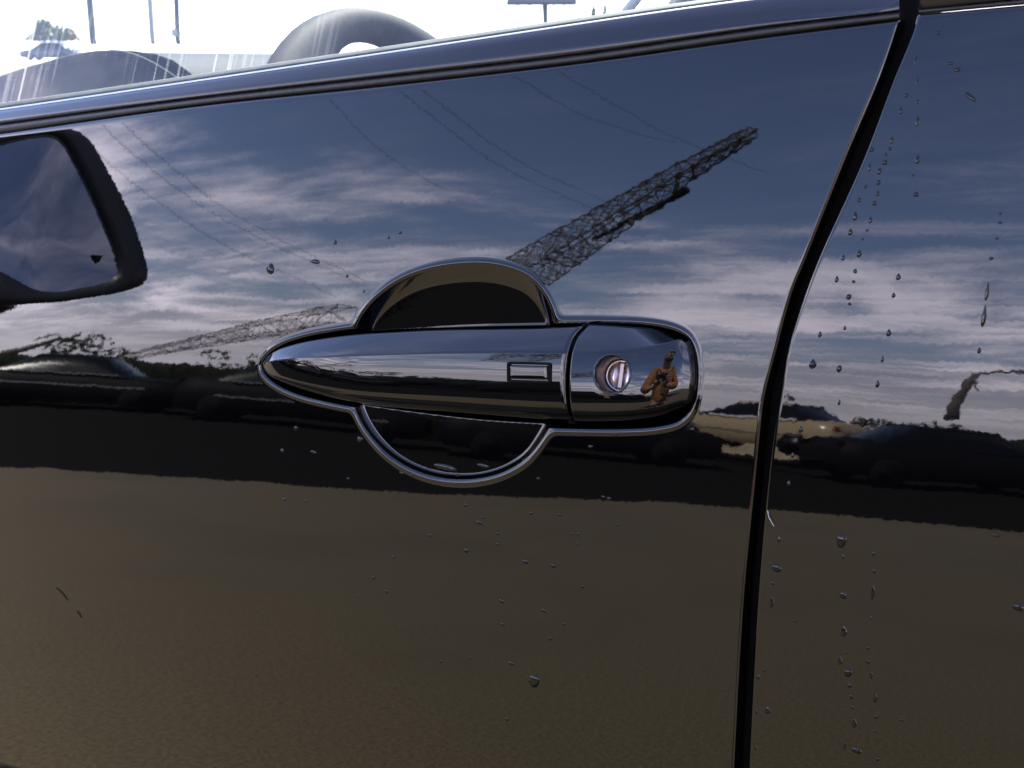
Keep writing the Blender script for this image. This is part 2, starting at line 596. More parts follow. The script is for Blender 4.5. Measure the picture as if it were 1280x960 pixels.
# belt: black rubber strip, painted moulding, added lip as sunlit edge, weatherstrip, glass
strip_top = [(-400, 208), (0, 154), (240, 122), (480, 94.5), (720, 67), (960, 32.5), (1120, 13.5), (1124, 13)]
mould_top = [(-400, 192), (0, 137), (240, 102), (480, 66.5), (720, 30.5), (868, 9), (960, -3), (1128, -22)]
strip_end = [(-400, 222), (0, 167), (240, 133), (480, 107), (720, 79), (960, 45.5), (1120, 25), (1124, 24.5)]
strip('belt_rubber', [(shift(strip_end, 0, 2), -0.007), (shift(strip_end, 0, -1), -0.0025), (shift(strip_top, 0, 8), -0.0012), (shift(strip_top, 0, 4), -0.0012), (shift(strip_top, 0, 1), -0.0022), (shift(strip_top, 0, -1), -0.006)], M_RUBBER)
strip('belt_moulding', [(shift(strip_top, 0, 2), -0.007), (shift(strip_top, 0, 0.6), -0.0012), (strip_top, -0.0002), (shift(strip_top, 0, -1.2), 0.0002),
                        ([(x, y0 * .66 + y1 * .34) for (x, y0), (_, y1) in zip(strip_top, mould_top)], -0.0005),
                        ([(x, y0 * .33 + y1 * .67) for (x, y0), (_, y1) in zip(strip_top, mould_top)], -0.0014),
                        (shift(mould_top, 0, 2.5), -0.0025), (shift(mould_top, 0, 1.0), -0.0034)], M_TRIM)
strip('sun_glint_lip', [(shift(mould_top, 0, 1.6), -0.0042), (shift(mould_top, 0, 0.8), -0.0030), (shift(mould_top, 0, -0.6), -0.0036), (shift(mould_top, 0, -1.6), -0.0062)], M_GLINT)  # metal strip added in place of the sun's glint on the moulding edge
strip('window_weatherstrip', [(shift(mould_top, 0, -0.5), -0.0068), (shift(mould_top, 0, -2.2), -0.0056), (shift(mould_top, 0, -4.6), -0.0072), (shift(mould_top, 0, -7.8), -0.0100), (shift(mould_top, 0, -8.2), -0.0140)], M_STRIP)
strip('rear_belt_rubber', [([(1149, 18), (1213, 12), (1280, 6), (1500, -12)], -0.006), ([(1149, 16.5), (1213, 10.5), (1280, 4.5), (1500, -13)], -0.0015),
                      ([(1148, 12), (1213, 6), (1280, -0.5), (1500, -20)], -0.0012), ([(1148, 10.5), (1213, 4.5), (1280, -2), (1500, -22)], -0.006)], M_RUBBER)
strip('rear_belt_moulding', [([(1148, 12), (1213, 5.5), (1280, -1), (1500, -20)], -0.006), ([(1148, 10.5), (1213, 4.3), (1280, -2.4), (1500, -21.5)], -0.0002),
                        ([(1156, -28), (1213, -33), (1280, -39), (1500, -60)], -0.003)], M_TRIM)

# window glass: a pane that leans into the car
M_GLASS = bpy.data.materials.new('window_glass')
M_GLASS.use_nodes = True
t = M_GLASS.node_tree
t.nodes.clear()
tr = t.nodes.new('ShaderNodeBsdfTransparent'); tr.inputs[0].default_value = (0.86, 0.92, 0.88, 1)
gl = t.nodes.new('ShaderNodeBsdfGlossy'); gl.inputs['Roughness'].default_value = 0.0
fr = t.nodes.new('ShaderNodeFresnel'); fr.inputs[0].default_value = 1.5
mx = t.nodes.new('ShaderNodeMixShader')
t.links.new(fr.outputs[0], mx.inputs[0]); t.links.new(tr.outputs[0], mx.inputs[1]); t.links.new(gl.outputs[0], mx.inputs[2])
tl = t.nodes.new('ShaderNodeBsdfTranslucent'); tl.inputs[0].default_value = (0.75, 0.78, 0.74, 1)
tcn = t.nodes.new('ShaderNodeTexCoord')
mpn = t.nodes.new('ShaderNodeMapping'); mpn.inputs['Scale'].default_value = (330, 0, 5); mpn.inputs['Location'].default_value = (3.3, 0, 0)
nz = node(t, 'ShaderNodeTexNoise', **{'Scale': 1.0, 'Detail': 3.0})
t.links.new(tcn.outputs['Object'], mpn.inputs[0]); t.links.new(mpn.outputs[0], nz.inputs[0])
nz2 = node(t, 'ShaderNodeTexNoise', **{'Scale': 9.0, 'Detail': 1.0})
t.links.new(tcn.outputs['Object'], nz2.inputs[0])
dirt = mth(t, 'MULTIPLY', maprange(t, nz.outputs[0], 0.52, 0.72, 0.0, 0.34), maprange(t, nz2.outputs[0], 0.47, 0.62))
dirt = mth(t, 'ADD', dirt, 0.012)
mx2 = t.nodes.new('ShaderNodeMixShader')
t.links.new(dirt, mx2.inputs[0]); t.links.new(mx.outputs[0], mx2.inputs[1]); t.links.new(tl.outputs[0], mx2.inputs[2])
ou = t.nodes.new('ShaderNodeOutputMaterial'); t.links.new(mx2.outputs[0], ou.inputs[0])
base = np.array([hit(a, b - 4, -0.011) for a, b in spline(mould_top, 60)])
P = np.stack([base + np.array([0, 0.42 * h, h]) for h in (-0.03, 0.0, 0.05, 0.12, 0.25)], 0)
link('window_glass', gridmesh('window_glass', P, M_GLASS, flip=False), car)


# ------------------------------------------------------------------ the handle
def interp(px):
    a = np.array(px, float)
    a = spline(a, 200)
    return lambda x: np.interp(x, a[:, 0], a[:, 1])


T_g = interp([(328, 455), (333, 447), (345, 438.5), (370, 430), (400, 424), (443, 418.5), (500, 414.5), (560, 412), (620, 411), (680, 410), (735, 407.5)])
C_g = interp([(328, 456), (336, 452.5), (352, 450), (400, 447), (443, 444.5), (500, 442.5), (560, 441), (620, 440.5), (735, 441)])
B_g = interp([(328, 457.5), (336, 469), (360, 481), (400, 494), (440, 503), (500, 510), (560, 515), (620, 520), (680, 524.5), (735, 527)])
T_c = interp([(700, 407.5), (732, 405.5), (780, 407.5), (820, 411.5), (845, 419), (858, 428), (866, 432)])
C_c = interp([(700, 441), (735, 441), (765, 440), (800, 436.5), (830, 430), (852, 424.5), (866, 432)])
B_c = interp([(700, 527), (740, 528), (790, 527), (830, 522), (850, 516), (866, 512)])
gap_g = interp([(400, 731), (406, 728), (420, 715), (440, 707.5), (465, 704.5), (490, 704.5), (510, 706.5), (526, 711), (532, 713)])     # x of the grip's end, by y
gap_c = interp([(400, 742), (406, 738), (420, 724.5), (440, 716.5), (465, 713), (490, 713), (510, 714.5), (527, 719), (532, 721)])
end_c = interp([(425, 855), (432, 858), (445, 861), (470, 862.5), (495, 860), (506, 856.5), (516, 850), (520, 847)])

QN = np.concatenate([np.linspace(0, 1, 12)[:-1], 1 + np.linspace(0, 1, 46)])        # 0..1 top facet, 1..2 front


def profile(q, oT, oC, oB, hmm, sl=(0.105, 0.130, 0.70)):
    """how far the section stands out from the door, from its top edge down to its bottom edge"""
    if q <= 1:
        return oT + (oC - oT) * (q + 0.16 * q * (1 - q))
    w = q - 1
    o = oC + hmm * (sl[0] * w - sl[1] * w * w)
    k = max(0.0, (w - sl[2]) / (1 - sl[2]))
    end = oC + hmm * (sl[0] - sl[1])
    return o - (end - oB) * (1 - math.sqrt(max(0.0, 1 - k ** 2.2)))


def loft(T, Cr, B, x0, x1, ts, offs, back, sl=(0.105, 0.130, 0.70)):
    cols = []
    for tt in ts:
        col = []
        for q in QN:
            # rough y for the end curves, then the true x
            xm = x0(465) + tt * (x1(465) - x0(465))
            for _ in range(3):
                yT, yC, yB = float(T(xm)), float(Cr(xm)), float(B(xm))
                yC = max(yC, yT + 0.2)
                y = yT + (yC - yT) * q if q <= 1 else yC + (yB - yC) * (q - 1)
                xm = float(x0(y)) + tt * (float(x1(y)) - float(x0(y)))
            oT, oC, oB, dr, squash = offs(tt, xm)
            o = profile(q, oT, oC, oB, (yB - yC) / 2745.0, sl) - dr
            col.append((xm, y, max(o, -0.002) * squash))
        pts = [hit(col[0][0], col[0][1], back)] + [hit(a, b, c) for a, b, c in col] + [hit(col[-1][0], col[-1][1], back)]
        cols.append(pts)
    P = np.array(cols).transpose(1, 0, 2)
    return P


def add_ends(P, left=True, right=True, inset=0.0010):
    """turn the open ends inwards so that the piece reads as solid"""
    out = [P]
    if right:
        e = P[:, [-1]].copy(); e[..., 0] += inset; e[..., 1] += 0.0007
        f = e.copy(); f[..., 1] += 0.012
        out += [e, f]
    if left:
        e = P[:, [0]].copy(); e[..., 0] -= inset; e[..., 1] += 0.0007
        f = e.copy(); f[..., 1] += 0.012
        out = [f, e] + out
    return np.concatenate(out, 1)


def offs_grip(tt, x):
    k = min(1.0, max(0.0, (x - 328) / 120.0))
    s = (1 - (1 - k) ** 2) ** 0.5
    return 0.0076, 0.0150, 0.0020, 0.0, 0.08 + 0.92 * s


ts = np.linspace(0, 1, 130) ** 1.5
P = loft(T_g, C_g, B_g, lambda y: 328.5 + 0 * y, gap_g, ts, offs_grip, -0.006, (0.080, 0.105, 0.74))
grip = link('door_handle', gridmesh('door_handle', add_ends(P, left=False), M_HANDLE, flip=True, closed_v=True), car)


def offs_cap(tt, x):
    d = (862.0 - x) / 2650.0                      # metres to the rounded end
    R = 0.095
    k = max(0.0, 0.0460 - d)
    dr = R - math.sqrt(max(R * R - k * k, 1e-8)) if k < R else R
    ease = min(1.0, max(0.0, d / 0.006))
    return 0.0058, 0.0150, 0.0020, dr, 1.0


ts = np.concatenate([np.linspace(0, 0.55, 60)[:-1], np.linspace(0.55, 1, 110)])
P = loft(T_c, C_c, B_c, gap_c, end_c, ts, offs_cap, -0.006, (0.24, 0.22, 0.80))
e = P[:, [-1]].copy(); e[..., 0] += 0.0012; e[..., 1] += 0.004
f = e.copy(); f[..., 1] += 0.008
P = np.concatenate([P, e, f], 1)
e = P[:, [0]].copy(); e[..., 0] -= 0.0008; e[..., 1] += 0.0007
f = e.copy(); f[..., 1] += 0.012
P = np.concatenate([f, e, P], 1)
# the keyhole: find its centre on the cap, leave the faces inside it out
flat = P.reshape(-1, 3)
dirs = flat - CAM
dirs /= np.linalg.norm(dirs, axis=1)[:, None]
kd = ray(764.0, 467.0)
ki = int(np.argmax(dirs @ kd))
kc = flat[ki]
r_, c_ = divmod(ki, P.shape[1])
kn = np.cross(P[r_ + 3, c_] - P[r_ - 3, c_], P[r_, c_ + 3] - P[r_, c_ - 3])
kn /= np.linalg.norm(kn)
if kn[1] > 0:
    kn = -kn
me = gridmesh('handle_cap', P, M_HANDLE, flip=True, closed_v=True)
bm = bmesh.new()
bm.from_mesh(me)
KR = 0.0076
kill = []
for fc in bm.faces:
    v = np.array(fc.calc_center_median()) - kc
    if np.linalg.norm(v - kn * v.dot(kn)) < KR and abs(v.dot(kn)) < 0.006:
        kill.append(fc)
bmesh.ops.delete(bm, geom=kill, context='FACES')
bm.to_mesh(me)
bm.free()
cap = link('handle_cap', me, car)


def lathe(name, prof, centre, axis, m, parent, seg=64, smooth=True):
    ax = Vector(axis)
    s = ax.cross(Vector((0, 0, 1))).normalized()
    w = s.cross(ax)
    rowsP = []
    for r, h in prof:
        rowsP.append([np.array(Vector(centre) + ax * h + (s * math.cos(a) + w * math.sin(a)) * r) for a in np.linspace(0, 2 * math.pi, seg + 1)])
    return link(name, gridmesh(name, np.array(rowsP), m), parent)


lathe('lock_ring', [(0.0085, -0.0004), (0.0084, 0.0001), (0.0081, 0.0002), (0.0078, 0.0001), (0.0074, -0.0008), (0.0073, -0.002)], kc, kn, M_HANDLE, cap)
lathe('lock_barrel', [(0.0074, -0.0018), (0.0073, -0.0024), (0.0071, -0.0026), (0.0070, -0.010), (0.0069, -0.0125), (0.0058, -0.0129)], kc, kn, M_STEELD, cap)
lathe('lock_face', [(0.0068, -0.0112), (0.0066, -0.0104), (0.0061, -0.0101), (0.0058, -0.0106), (0.0057, -0.0112), (0.0001, -0.0112)], kc, kn, M_STEEL, cap)
kx = np.cross(np.array([0, 0, 1.0]), kn); kx /= np.linalg.norm(kx)
kz = np.cross(kn, kx)
krot = Matrix((kx, kz, kn)).transposed()
for sgn, lean in ((-1, 0.10), (1, -0.14)):        # the two halves of the key plate with the slot between them
    ang = np.linspace(-1.38, 1.38, 18)
    e_ = [kc - kn * 0.0106 + kx * sgn * (0.0009 + 0.0046 * math.cos(a)) + kz * 0.0053 * math.sin(a) + kn * (0.0046 * math.cos(a) * lean) for a in ang]
    c_ = [kc - kn * 0.0106 + kx * sgn * 0.0009 + kz * 0.0053 * math.sin(a) for a in ang]
    b_ = [q - kn * 0.0010 for q in c_]
    link('lock_plate', gridmesh('lock_plate', np.array([b_, c_, e_, [q - kn * 0.001 for q in e_]]), M_STEEL), cap)
box('key_slot', Vector(kc - kn * 0.0114), (0.0030, 0.0100, 0.0008), M_STEELD, cap, krot)

# black filler added to darken the shaded slit between grip and cap
rowsP = []
for y in np.linspace(404, 530, 40):
    a, b = float(gap_g(y)), float(gap_c(y))
    w = min(1.0, max(0.0, (y - 404) / 30))
    k = min(1.0, max(0.0, (530 - y) / 30))
    o = 0.0115 * min(w, k) ** 0.6
    rowsP.append([hit(a - 1.5, y, o - 0.006), hit(a, y, o), hit(b, y, o), hit(b + 1.5, y, o - 0.006)])
link('joint_shade_filler', gridmesh('joint_shade_filler', np.array(rowsP), M_DARK), grip)

# request button with a black frame standing in for its shaded groove, set into the grip's front
bc = hit(661, 465.5, 0.0158)
bn = nrm(bc[0], bc[2])
bx = np.cross(np.array([0, 0, 1.0]), bn); bx /= np.linalg.norm(bx)
bx = hit(690, 465.5, 0.0158) - hit(632, 464.0, 0.0158); bx /= np.linalg.norm(bx)
bz = np.cross(bn, bx); bz /= np.linalg.norm(bz)
if bz[2] < 0:
    bz = -bz
brot = Matrix((bx, bz, np.cross(bx, bz))).transposed()


def rrect(w, h, r, n=6):
    pts = []
    for cx, cz, a0 in ((w - r, h - r, 0), (-(w - r), h - r, 90), (-(w - r), -(h - r), 180), (w - r, -(h - r), 270)):
        for k in range(n + 1):
            a = math.radians(a0 + 90 * k / n)
            pts.append((cx + r * math.cos(a), cz + r * math.sin(a)))
    return pts


def button_rings(name, rings, m, parent, fill):
    rowsP = []
    for w, h, r, o in rings:
        pp = rrect(w, h, r)
        rowsP.append([bc + bx * a + bz * b + bn * o for a, b in pp + pp[:1]])
    if fill:
        rowsP.append([bc + bn * rings[-1][3]] * len(rowsP[0]))
    return link(name, gridmesh(name, np.array(rowsP), m), parent)


BW, BH = 0.0100, 0.0036
button_rings('button_groove_shade', [(BW + .0009, BH + .0009, .0013, -0.0006), (BW + .0008, BH + .0008, .0012, 0.0006), (BW - .0001, BH - .0001, .0010, 0.0006), (BW - .0003, BH - .0003, .0009, -0.0006)], M_DARK, grip, False)
button_rings('request_button', [(BW - .0006, BH - .0006, .0009, -0.0006), (BW - .0006, BH - .0006, .0009, 0.0002), (BW - .0009, BH - .0009, .0008, 0.0006), (BW - .00095, BH - .00095, .0008, 0.00062), (BW - .0011, BH - .0011, .0007, 0.00064), (BW - .0025, BH - .0025, .0004, 0.00066)], M_HANDLE, grip, True)

# ------------------------------------------------------------------ inside the car, seen through the glass
# dashboard: a long padded top with a hooded cluster, its ridge running across the car
dash_y = (0.20, 0.30, 0.45, 0.62, 0.9, 1.25)
p_d = at(265, 63, 1.33)
prof = [(-0.50, -0.20), (-0.30, -0.10), (-0.16, -0.035), (-0.05, -0.002), (0.015, -0.02), (0.04, -0.06), (0.03, -0.25), (0.0, -0.45)]
rowsP = [[np.array([p_d[0] + a + 0.02 * math.sin(y * 3), y, p_d[2] + b - 0.02 * (y < 0.25)]) for a, b in spline(prof, 40)] for y in np.linspace(0.46, 1.3, 24)]
dash = link('dashboard', gridmesh('dashboard', np.array(rowsP), M_INT), car)
hood_px = [(-60, 150), (-40, 112), (0, 95), (60, 76), (100, 66), (130, 62.5), (155, 63.5), (185, 74), (215, 92), (240, 112), (260, 140)]
rows_h = []
for kk, (dst, dy) in enumerate(((1.30, 3), (1.24, 1), (1.17, 0), (1.162, 2), (1.17, 7), (1.20, 10))):
    rows_h.append([at(a, b + dy, dst) for a, b in spline(hood_px, 50)])
link('cluster_hood', gridmesh('cluster_hood', np.array(rows_h), M_INT), dash)
rows_h = [[at(a, b, dd) for a, b in spline([(-60, 156), (0, 101), (60, 82), (130, 69), (170, 78), (215, 104), (250, 140)], 40)] for dd in (1.19, 1.20)] 
rows_h.append([at(100, 150, 1.22)] * 40)
link('cluster_face', gridmesh('cluster_face', np.array(rows_h), M_INT), dash)
vent = []
for dst in (1.28, 1.34):
    vent.append([at(a, b, dst) for a, b in ((138, 61.5), (170, 63.5), (195, 68), (212, 78), (232, 96), (250, 120))])
vent = np.array([vent[1], vent[0], [q - np.array([0, 0, 0.10]) for q in vent[0]]])
link('dash_vent', gridmesh('dash_vent', vent, M_DARK), dash)

# steering wheel
wt = at(441, 9, 1.13)
wheel_tilt = math.radians(24)
wc = wt - np.array([math.sin(wheel_tilt) * -0.185, 0, math.cos(wheel_tilt) * 0.185])
ax1, ax2 = np.array([0, 1.0, 0]), np.array([-math.sin(wheel_tilt), 0, math.cos(wheel_tilt)])
wn = np.cross(ax1, ax2)
WR = 0.245
wc = wt - ax2 * WR
rim_rows = []
hole = wt - ax2 * 0.098                            # the gap left between rim and pad
for k in range(17):
    a_ = 2 * math.pi * k / 16
    ring = []
    for a in np.linspace(0, 2 * math.pi, 73):
        o_ = wc + (ax1 * math.sin(a) + ax2 * math.cos(a)) * (WR - 0.002)
        i_ = hole + ax1 * math.sin(a) * 0.085 + ax2 * math.cos(a) * 0.066
        m_ = (o_ + i_) / 2
        ring.append(m_ + (o_ - i_) / 2 * math.cos(a_) + wn * 0.016 * math.sin(a_))
    rim_rows.append(ring)
sw = link('steering_wheel', gridmesh('steering_wheel', np.array(rim_rows), M_WHEEL), car)
bm = bmesh.new()
bmesh.ops.create_uvsphere(bm, u_segments=24, v_segments=12, radius=0.07)
bmesh.ops.transform(bm, matrix=Matrix.Diagonal((1, 1, 0.45, 1)), verts=bm.verts)
bmesh.ops.transform(bm, matrix=Matrix((ax1, ax2, wn)).transposed().to_4x4(), verts=bm.verts)
bmesh.ops.translate(bm, vec=Vector(wc - wn * 0.0), verts=bm.verts)
link('wheel_hub', bm_mesh('wheel_hub', bm, M_WHEEL, True), sw)
for a in (200, 340, 270):
    dv = ax1 * math.cos(math.radians(a)) + ax2 * math.sin(math.radians(a))
    tube('wheel_spoke', [wc + dv * 0.05, wc + dv * 0.11, wc + dv * 0.168], [0.02, 0.014, 0.012], M_INT, sw, 10)

# driver's seat
M_SEAT = mottle(mat('seat_cloth', (0.05, 0.052, 0.055), 0.9), (0.04, 0.042, 0.045), (0.07, 0.072, 0.075), 220)
M_PIPE = mat('seat_piping', (0.45, 0.45, 0.44), 0.7)
sy = 0.42
s0 = at(790, 14, 0.95)
bolster = []
for k, (a, b) in enumerate([(-0.22, -0.30), (-0.10, -0.14), (0.0, 0.0), (0.075, 0.06), (0.16, 0.12), (0.22, 0.24)]):
    ring = []
    for t_ in np.linspace(0, 2 * math.pi, 20):
        ring.append(s0 + np.array([a + 0.07 + 0.07 * math.cos(t_), 0.22 + 0.23 * math.copysign(abs(math.sin(t_)) ** 0.6, math.sin(t_)), b - 0.02 * math.cos(t_)]))
    bolster.append(ring)
seat = link('driver_seat', gridmesh('driver_seat', np.array(bolster), M_SEAT), car)
tube('seat_piping', [s0 + np.array([a - 0.003, 0.02, b + 0.012]) for a, b in spline([(-0.10, -0.14), (0.0, 0.0), (0.075, 0.06), (0.16, 0.12)], 20)], 0.004, M_PIPE, seat)

# the rest of the shell: floor, far door, body under the doors
box('cabin_floor', (0.1, 0.78, 0.40), (2.6, 1.35, 0.04), M_PLAST, car)
box('far_door', (0.0, 1.50, 0.72), (2.4, 0.10, 0.62), M_PAINT, car, None, 0.02)
box('sill_panel', (0.0, 0.06, 0.33), (2.0, 0.10, 0.20), M_PAINT, car, None, 0.02)
hoodp = [[np.array([x, y, 1.02 - 0.10 * ((x + 1.25) / -1.2) ** 2 - 0.05 * ((y - 0.8) / 0.75) ** 2]) for y in np.linspace(0.1, 1.5, 12)] for x in np.linspace(-1.25, -2.3, 14)]
link('bonnet', gridmesh('bonnet', np.array(hoodp), M_PAINT), car)

# ------------------------------------------------------------------ the car's own side mirror: the door reflects it
MX = -0.66                                        # the mirror glass stands across the car here, facing the rear


def on_mirror(px, py, push=0.0):
    p, d = hit(px, py), ray(px, py)
    n = nrm(p[0], p[2])
    r = d - 2 * d.dot(n) * n
    m_n = np.array([1.0, 0.13, 0.26]); m_n /= np.linalg.norm(m_n)
    t_ = (np.array([MX, -0.12, 1.06]) - p).dot(m_n) / r.dot(m_n)
    return p + r * t_ + m_n * push


bez_px = [(-95, 176), (-20, 168), (60, 162), (92, 162), (108, 172), (130, 205), (150, 242), (170, 290), (183, 330), (184, 347), (176, 357), (150, 365), (100, 374), (40, 379), (-40, 382), (-95, 380), (-125, 350), (-130, 270), (-120, 200)]
gls_px = [(-80, 196), (0, 178), (40, 169), (66, 167), (80, 174), (98, 205), (118, 245), (138, 290), (150, 325), (151, 344), (140, 353), (110, 361), (70, 366), (45, 363), (15, 348), (-5, 338), (-40, 335), (-80, 330), (-100, 290), (-95, 220)]
print('mirror size', [np.round(on_mirror(*p), 3).tolist() for p in ((92, 162), (184, 347), (40, 379), (-95, 380))])
bez = np.array([on_mirror(*p, 0.0) for p in spline(bez_px, 80, True)])
gls = np.array([on_mirror(*p, 0.0) for p in spline(gls_px, 80, True)])
cen = bez.mean(0)
fwd = np.array([-1.0, 0.10, 0.0])
loop = lambda a: np.vstack([a, a[:1]])
shell = [loop(gls + (gls.mean(0) - gls) * 0.02 + fwd * 0.006), loop(gls - fwd * 0.002), loop(gls + (bez - gls) * 0.5 - fwd * 0.004), loop(bez - fwd * 0.001), loop(bez + (bez - cen) * 0.03 + fwd * 0.02), loop(bez + fwd * 0.06),
         loop(cen + (bez - cen) * 0.75 + fwd * 0.10), loop(cen + (bez - cen) * 0.35 + fwd * 0.125), loop(cen + (bez - cen) * 0.0 + fwd * 0.13)]
sm = link('side_mirror', gridmesh('side_mirror', np.array(shell), M_PLAST), car)
gl_c = gls.mean(0)
link('mirror_glass', gridmesh('mirror_glass', np.array([loop(gl_c + (gls - gl_c) * k + fwd * (0.004 - 0.002 * (1 - k * k))) for k in (1.02, .8, .6, .4, .2, 0.001)]), M_MIRROR), sm)
tri = np.array([on_mirror(*p, -0.0005) for p in ((115, 319), (129, 319), (125, 328), (122, 328))])
link('warning_icon', new_mesh('warning_icon', np.vstack([tri, tri + fwd * 0.002]), [[0, 1, 2, 3], [4, 5, 6, 7]], M_DARK, False), sm)
tube('mirror_arm', [cen + fwd * 0.06 + np.array([0, 0.02, -0.03]), np.array([cen[0] - 0.10, float(ysurf(cen[0] - 0.1, cen[2] - .05)) + 0.02, cen[2] - 0.06])], [0.03, 0.035], M_PLAST, sm, 14)

# ------------------------------------------------------------------ other parked cars
M_BLACK = mat('dusty_black_paint', (0.004, 0.004, 0.004), 0.6, **{'Specular IOR Level': 0.1})
M_DULL = mat('smoked_lamp', (0.004, 0.004, 0.004), 0.7, **{'Specular IOR Level': 0.05})
M_CARGLASS = mat('dark_car_glass', (0.004, 0.005, 0.005), 0.25, **{'Specular IOR Level': 0.2})
M_TYRE = mat('tyre', (0.006, 0.006, 0.006), 0.9, **{'Specular IOR Level': 0.1})
M_ALLOY = mat('alloy', (0.06, 0.06, 0.065), 0.4, 1.0)
M_GREYLINE = mat('grey_trim', (0.16, 0.16, 0.16), 0.5)
M_RED = mat('tail_red', (0.22, 0.008, 0.006), 0.25)
M_LAMP = mat('lamp_clear', (0.75, 0.75, 0.75), 0.08, 1.0)
M_BEIGE = mat('beige_paint', (0.36, 0.27, 0.15), 0.25)
M_NAVY = mat('navy_paint', (0.03, 0.04, 0.06), 0.2)


def parked_car(label, paint, loc, rot, hgt=1.45, ln=4.5, group=None, trim=True, bright=False, dull=False):
    root = empty('parked_car', loc, label, 'car', group)
    root.rotation_euler = (0, 0, rot)
    w = 0.86
    h = hgt / 1.45

    def body(sec):
        rowsP = []
        for x, zb, zs, ww in sec:
            ring = [(-ww * .9, zb), (-ww, zb + 0.12), (-ww * 1.01, (zb + zs) / 2), (-ww * .96, zs - 0.05), (-ww * .8, zs), (0, zs + 0.03), (ww * .8, zs), (ww * .96, zs - 0.05), (ww * 1.01, (zb + zs) / 2), (ww, zb + 0.12), (ww * .9, zb)]
            rowsP.append([np.array([x, y, z]) for y, z in ring])
        a0 = [np.array([rowsP[0][0][0] + 0.02, 0, q[2] * .6 + .22]) for q in rowsP[0]]
        a1 = [np.array([rowsP[-1][0][0] - 0.02, 0, q[2] * .6 + .22]) for q in rowsP[-1]]
        return np.array([a0] + rowsP + [a1])
    hl = ln / 2
    sec = [(-hl, .35, .62, .72), (-hl + .15, .24, .76, .82), (-hl + .8, .2, .88 * h, w), (-.9, .2, .95 * h, w), (0, .2, .97 * h, w), (.9, .2, .98 * h, w), (hl - .5, .2, .98 * h, w), (hl - .1, .25, .92 * h, .83), (hl, .35, .72, .75)]
    o = bpy.data.objects.new('body', gridmesh('body', body(sec), paint))
    C.objects.link(o); o.parent = root
    cab = [(-1.1, .93 * h, .95 * h, .80), (-.45, .93 * h, 1.40 * h, .66), (.2, .93 * h, 1.43 * h, .66), (.95, .93 * h, 1.40 * h, .65), (1.55, .93 * h, .98 * h, .78)]
    rowsP = []
    for x, z0, z1, ww in cab:
        rowsP.append([np.array([x, y, z]) for y, z in ((-.83, z0), (-(ww * .4 + .83 * .6), z0 * .6 + z1 * .4), (-ww, z1 - .06), (-ww * .8, z1), (0, z1 + .02), (ww * .8, z1), (ww, z1 - .06), (ww * .4 + .83 * .6, z0 * .6 + z1 * .4), (.83, z0))])
    o = bpy.data.objects.new('cabin_glass', gridmesh('cabin_glass', np.array(rowsP), M_CARGLASS)); C.objects.link(o); o.parent = root
    rf = [[p + np.array([0, 0, 0.012]) for p in r[2:7]] for r in rowsP[1:4]]
    o = bpy.data.objects.new('roof', gridmesh('roof', np.array(rf), paint)); C.objects.link(o); o.parent = root
    for x in (-hl + .85, hl - .85):
        for sgn in (-1, 1):
            o = tube('wheel', [(x, sgn * .70, .32), (x, sgn * .88, .32)], [.32, .31], M_TYRE, None, 20); o.parent = root
            o2 = tube('rim', [(x, sgn * .86, .32), (x, sgn * .89, .32)], .2, M_DULL if dull else M_ALLOY, None, 14); o2.parent = o
    for sgn in (-1, 1):
        o = box('headlight', (-hl + .10, sgn * .62, .66), (.14, .28, .12), M_DULL if dull else M_LAMP, None, None, .03); o.parent = root
        o = box('tail_light', (hl - .06, sgn * .68, .82), (.10, .22, .12), M_DULL if dull else M_RED, None, None, .02); o.parent = root
        if trim:
            o = box('window_trim', (.2, sgn * .842, .955 * h), (2.2, .03, .06 if bright else .028), M_LAMP if bright else M_GREYLINE, None); o.parent = root
            o = box('side_moulding', (0, sgn * .872, .56), (3.0, .02, .03), M_GREYLINE, None); o.parent = root
    return root


def out_dir(az, dist, z=0.0):
    """a spot dist metres from the door; az in degrees from square-out towards the car's front"""
    a = math.radians(az)
    return np.array([-math.sin(a) * dist, -math.cos(a) * dist, z])


row_az = math.radians(40)
nv, tv = out_dir(40, 1.0), np.array([-math.cos(row_az), math.sin(row_az), 0])
labels = ['black parked car at the right end of the dark row mirrored in the rear door', 'black parked car with grey side trim mirrored under the key hole', 'black parked car mirrored below the handle bowl',
          'black parked car with thin grey side line mirrored left of the handle', 'black parked car with grey window line mirrored under the side mirror', 'last black parked car, mirrored at the far left edge of the door']
for k, lb in enumerate(labels):
    p = nv * (14.0 + 0.25 * math.sin(k * 2.1) + 0.9 * k) + tv * (-13.2 + k * 4.6 + (1.5 if k > 1 else 0))
    parked_car(lb, M_BLACK, p, math.atan2(tv[1], tv[0]) + math.radians((2, -1, 1, 0, -2, 1)[k]), (1.42, 1.44, 1.40, 1.36, 1.24, 1.16)[k], 4.5, 'black cars parked across the yard', k in (3, 4, 5), False, True)
b0 = mirrored(960, 520, 22.0)
parked_car('beige parked car with bright chrome glints mirrored right of the handle cap', M_BEIGE, (b0[0], b0[1], 0.35), math.radians(15), 1.5, 4.4, None, True, True)

# long dark hedges behind the black cars
M_HEDGE = mottle(mat('hedge_leaves', (0.012, 0.014, 0.008), 0.9, **{'Specular IOR Level': 0.1}), (0.006, 0.008, 0.004), (0.018, 0.02, 0.011), 9.0)


